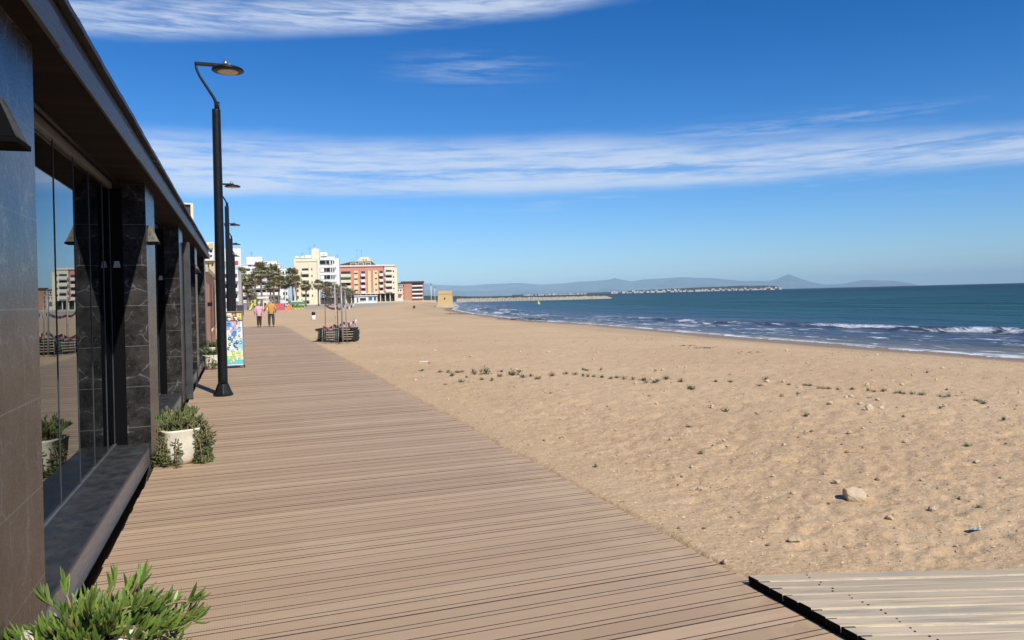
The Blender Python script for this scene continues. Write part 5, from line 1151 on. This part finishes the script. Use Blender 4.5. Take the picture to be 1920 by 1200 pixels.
# ------------------------------------------------------------------ palms and trees
def make_palm(seed, h, fr):
    r = random.Random(seed); root = empty('fan_palm', (0, 0, 0)); bend = r.uniform(-.3, .3)
    mb = MB(); pts = [(bend*(q/6)**2, 0.1*math.sin(q), h*q/6-0.15*(q == 0)) for q in range(7)]; mb.tube(pts, [0.30, 0.23, 0.20, 0.19, 0.18, 0.18, 0.20], 9); mb.build('trunk', root, MT['trunk'])
    top = Vector(pts[-1]); mb = MB(); mb.mats = [MT['frond']]; md = MB(); md.mats = [MT['dryfrond']]
    def fan(mb, d, L, fr_, droop):
        d = Vector(d).normalized(); side = d.cross(Vector((0, 0, 1))); side = side.normalized() if side.length > .05 else Vector((1, 0, 0)); p = top+d*L+Vector((0, 0, -droop*L*.4)); up = side.cross(d)
        b0 = mb.vert(top); mb.face([b0, mb.vert(p+side*.03), mb.vert(p-side*.03)])
        for k in range(9):
            a = (k-4)*0.36; e = d*math.cos(a)+side*math.sin(a); l = fr_*(1-0.04*abs(k-4))*r.uniform(.8, 1.1); q = p+e*l*.55+up*r.uniform(-.05, .05); t_ = p+e*l+Vector((0, 0, -droop*l*r.uniform(.3, .8))); w_ = side*math.cos(a)-d*math.sin(a)
            mb.face([mb.vert(p), mb.vert(q+w_*.10*fr_), mb.vert(t_), mb.vert(q-w_*.10*fr_)])
    for k in range(52):
        e = math.asin(r.uniform(-0.45, 1)); a = r.uniform(0, 6.28); fan(mb, (math.cos(a)*math.cos(e), math.sin(a)*math.cos(e), math.sin(e)), fr*r.uniform(.45, .75), fr*r.uniform(.5, .7), 0.5 if e < .6 else .2)
    mb.build('crown', root)
    for k in range(26):
        e = -r.uniform(.45, 1.25); a = r.uniform(0, 6.28); fan(md, (math.cos(a)*math.cos(e), math.sin(a)*math.cos(e), math.sin(e)), fr*r.uniform(.35, .6), fr*.5, .7)
    md.build('dry_skirt', root); return root
PALMS = [(455, 512, 175, 1.5, 'fan palm leftmost of the group, right beside the street lamps'), (465, 527, 160, 1.5, 'short fan palm with thin crown, second from the left of the palms'), (470, 548, 150, 1.3, 'lowest fan palm behind the lime yellow playground tower'),
         (490, 503, 185, 2.2, 'tallest fan palm, its crown in front of the white block above the woman in pink'), (478, 520, 205, 1.7, 'fan palm half hidden left of the tallest palm'), (514, 508, 188, 2.3, 'wide-crowned tall fan palm right of the tallest palm'), (523, 524, 180, 1.8, 'fan palm whose crown overlaps below the wide-crowned palm'),
         (508, 534, 170, 1.5, 'low fan palm above the man in mustard'), (535, 528, 200, 1.8, 'fan palm above the signpost, in front of the gap between the blocks'), (549, 512, 195, 1.9, 'tall fan palm at the left edge of the cream block'), (556, 524, 190, 1.6, 'fan palm against the left part of the cream block, lower than its neighbour'),
         (574, 533, 205, 1.7, 'fan palm in the middle of the cream block front'), (597, 530, 215, 1.6, 'round headed fan palm at the foot of the stair tower'), (616, 533, 225, 1.6, 'fan palm in front of the white terraced block'), (630, 538, 230, 1.5, 'fan palm just left of the tall grey post'), (645, 537, 240, 1.7, 'flat crowned fan palm in front of the left edge of the pink hotel')]
protos = [make_palm(s_, 8.0, 1.9) for s_ in (1, 2, 3)]; r = random.Random(31)
for i, (u, v, D, cr, lb) in enumerate(PALMS):
    o = protos[i] if i < 3 else copy_tree(protos[i % 3])
    x, y, z = depthpos(u, D); h = zat(u, v+2, D)-z; o.location = (x, y, z-0.1); o.rotation_euler = (0, 0, r.uniform(0, 6)); k = cr/1.9*1.08; o.scale = (k*0.98, k*0.98, h/8.0); tag(o, lb, 'palm tree', 'fan palms behind the beach')
def bushy(name, u, D, vtop, w, label, mat, n, seed, trunk=True, cat='tree'):
    x, y, z = depthpos(u, D); r = random.Random(seed); h = zat(u, vtop, D)-z; root = empty(name, (x, y, z), 0, label, cat, 'trees behind the beach'); mb = MB(); mb.mats = [MT[mat]]
    cl = [(r.uniform(-.75, .75)*w/2, r.uniform(-.6, .6)*w/2, h*r.uniform(.42, .86), r.uniform(.2, .36)*w) for k in range(9)]
    for k in range(n):
        c = r.choice(cl); d = Vector((r.gauss(0, 1), r.gauss(0, 1), r.gauss(0, .8))).normalized()*c[3]*r.random()**.4; p = Vector(c[:3])+d
        if p.z > h: p.z = h*r.uniform(.9, 1)
        if p.z < .05*h: continue
        a = Vector((r.gauss(0, 1), r.gauss(0, 1), r.gauss(0, 1))).normalized(); b_ = a.orthogonal().normalized(); s_ = r.uniform(.10, .26)*w/6; mb.face([mb.vert(p), mb.vert(p+a*s_+b_*s_*.5), mb.vert(p+a*s_*2), mb.vert(p+a*s_-b_*s_*.5)])
    mb.build('crown', root); mb = MB()
    for c in cl[:6]: mb.tube([(0, 0, -0.1), (c[0]*.3, c[1]*.3, h*.3), (c[0], c[1], c[2])], [.035*h*.6, .028*h*.5, .01*h], 6)
    mb.build('trunk', root, MT['trunk'])
bushy('bare_tree', 620, 225, 536, 5.4, 'brownish bare-twigged tree left of the grey posts in front of the white block', 'tree', 1500, 1); bushy('bare_tree', 642, 235, 540, 5.0, 'brownish twiggy tree behind the tall grey post', 'tree', 1300, 2); bushy('leafy_bush', 655, 250, 541, 4.6, 'dark green bushy tree just left of the white kiosk', 'tree2', 1500, 3); bushy('leafy_bush', 667, 310, 545, 3.4, 'dark evergreen bush rising behind the left end of the kiosk', 'tree2', 900, 4)
bushy('leafy_bush', 396, 52, 511, 1.0, 'small green shrub on the beige house terrace left of the nearest lamp pole', 'tree2', 500, 6, cat='shrub'); bushy('leafy_bush', 530, 210, 556, 5.5, 'dark low shrub mass under the palms behind the play mat wall', 'tree2', 900, 8, cat='shrub'); bushy('leafy_bush', 478, 215, 556, 5.0, 'dark low shrub under the palms behind the yellow playground tower', 'tree2', 900, 9, cat='shrub')

# ------------------------------------------------------------------ jetty, far shores, hills
def jetty():
    n, k = 150, 11; r = random.Random(3); D = 343; V = []
    for i in range(n+1):
        u = 856+(1146-856)*i/n; x, y = at(u, D+4*math.sin(i*0.05)); q = i/n; top = 0.80-0.45*q+r.uniform(-.12, .12); wd = 4.6-2.0*q
        if i > n-6: top -= (i-n+6)*0.12
        for j in range(k):
            a = j/(k-1)*2-1; V.append((x+sp*a*wd+r.uniform(-.2, .2), y+cp*a*wd+r.uniform(-.2, .2), WATER-0.6+(top+1.5)*max(0, (1-abs(a)**1.6))+r.uniform(-.16, .16)))
    return np_mesh('jetty', np.array(V), grid_faces(n+1, k), MT['cape'], smooth=False)
tag(jetty(), 'long low pale stone breakwater reaching into the sea to the right of the tower', 'breakwater')
def shore_strip(name, D, prof, depth, mat, base=WATER-1.5):
    V = []; r = random.Random(int(D))
    us = np.linspace(prof[0][0], prof[-1][0], 220); vs = np.interp(us, [p[0] for p in prof], [p[1] for p in prof]); k = 7
    for u, v in zip(us, vs):
        z = max(zat(u, v, D), WATER-1)*1.0
        for j in range(k):
            a = j/(k-1); x, y = at(u, D+depth*(a-0.35)); pr = math.sin(math.pi*min(1, a/0.7+0.0)*0.5) if a < .7 else math.cos((a-.7)/.3*math.pi/2)
            V.append((x, y, base+(z-base)*pr*(1+r.uniform(-.06, .06))))
    return tag(np_mesh(name, np.array(V), grid_faces(len(us), k), mat), kind='structure')
shore_strip('far_shore', 820, [(770, 555.5), (800, 554), (850, 555), (900, 556), (1000, 554.3), (1090, 553.0), (1150, 551)], 140, MT['far'])
shore_strip('headland', 3000, [(960, 552.6), (1050, 550.6), (1140, 547.6), (1200, 544.2), (1260, 541.0), (1320, 538.0), (1390, 535.4), (1440, 535.0), (1458, 536.5), (1467, 541)], 500, MT['far'])
mb = MB(); mb.box(-0.5, 0.5, -0.5, 0.5, 0, 0.86); mb.box(-0.35, 0.1, -0.3, 0.3, 0.861, 1.0); mb.mats = [MT['farwhite']]; hm = mb.mesh('far_house'); r = random.Random(41)
HU = [u for u in np.linspace(1148, 1463, 74)]+[u for u in np.linspace(986, 1096, 18)]
for i, u in enumerate(HU):
    D = 2790+r.uniform(-25, 25); u += r.uniform(-1.5, 1.5); row = r.choice((0, 0, 1)) if u > 1140 else 0; D += row*50; x, y = at(u, D); o = bpy.data.objects.new('far_house', hm); COL.objects.link(o)
    h = r.uniform(2.5, 7.0)*(1 if u > 1140 else .8); o.location = (x, y, WATER-0.3 if row == 0 else 4.0); o.scale = (r.uniform(7, 13), 10, h+1 if row == 0 else h); o.rotation_euler = (0, 0, -PSI+r.uniform(-.3, .3))
    tag(o, 'tiny white house in the row along the distant headland across the bay', 'house', 'white houses on the far headland')
def hills(name, D, prof, depth, seed, rough):
    us = np.arange(prof[0][0], prof[-1][0]+0.1, 1.5); vs = np.interp(us, [p[0] for p in prof], [p[1] for p in prof]); k = 60; V = np.zeros((len(us), k, 3)); zt = np.array([zat(u, v, D) for u, v in zip(us, vs)])
    for j in range(k):
        a = j/(k-1)
        for i, u in enumerate(us):
            x, y = at(u, D+depth*(a-0.5)); V[i, j, :2] = (x, y)
        pr = np.clip(1-abs(a-0.5)*2, 0, 1)**0.8; Lx = us*D/F; n_ = vn(Lx/1500, Lx*0+a*depth/1500, seed)+0.6*vn(Lx/560, Lx*0+a*depth/560, seed+1)+0.35*vn(Lx/220, Lx*0+a*depth/220, seed+2)
        V[:, j, 2] = WATER-25+(zt-WATER+25)*np.clip(pr+n_*rough*(1-pr)*min(1, pr*3), 0, 1.0)
    return tag(np_mesh(name, V.reshape(-1, 3), grid_faces(len(us), k), MT['hill']), kind='structure')
HP = [(560, 552), (640, 540), (700, 534), (760, 531.5), (800, 531), (820, 534), (875, 535.5), (920, 532), (940, 531.5), (975, 530), (1015, 533.3), (1060, 531), (1082, 528), (1120, 526), (1145, 523.6), (1152, 520.8), (1162, 523), (1185, 527.5), (1205, 523.8), (1250, 521), (1280, 519.5), (1340, 521.5), (1390, 526.4), (1420, 526.6), (1445, 526), (1458, 523), (1470, 517), (1481, 514.2), (1494, 519.5), (1520, 528), (1546, 533.2), (1580, 531.8), (1600, 528.6), (1622, 524.4), (1646, 526), (1675, 526.2), (1700, 529), (1718, 533.5), (1726, 536)]
hills('hills', 30000, HP, 7000, 3, 0.7)
hills('foothills', 23000, [(600, 556), (700, 546), (800, 543.5), (900, 546), (1000, 543), (1080, 545), (1150, 542.5), (1230, 545.5), (1300, 541.5), (1370, 541.5), (1440, 544), (1470, 545)], 3200, 9, 0.6)
# small buoy on the water
x, y = gnd(1010, 571, WATER); mb = MB(); mb.lathe([(0.02, -0.2), (0.38, 0.0), (0.42, 0.25), (0.16, 0.6), (0.06, 1.0)], 10); tag(mb.build('buoy', None, MT['ygreen'], loc=(x, y, WATER)), 'tiny yellow-green buoy floating off the beach, in front of the breakwater', 'buoy')

# ------------------------------------------------------------------ haze
mb = MB(); mb.box(-40000, 40000, -40000, 40000, -1200, 640)
hz = mb.build('haze'); tag(hz, kind='stuff'); hm_ = bpy.data.materials.new('haze'); hm_.use_nodes = True; t = NT(hm_.node_tree); t.n.clear()
pv = t.node('ShaderNodeVolumePrincipled'); pv.inputs['Color'].default_value = (0.58, 0.85, 1.0, 1); pv.inputs['Density'].default_value = HAZE_D = 0.00004; pv.inputs['Anisotropy'].default_value = -0.4
t.l.new(pv.outputs[0], t.node('ShaderNodeOutputMaterial').inputs['Volume']); hz.data.materials.append(hm_)
hm_.cycles.homogeneous_volume = True
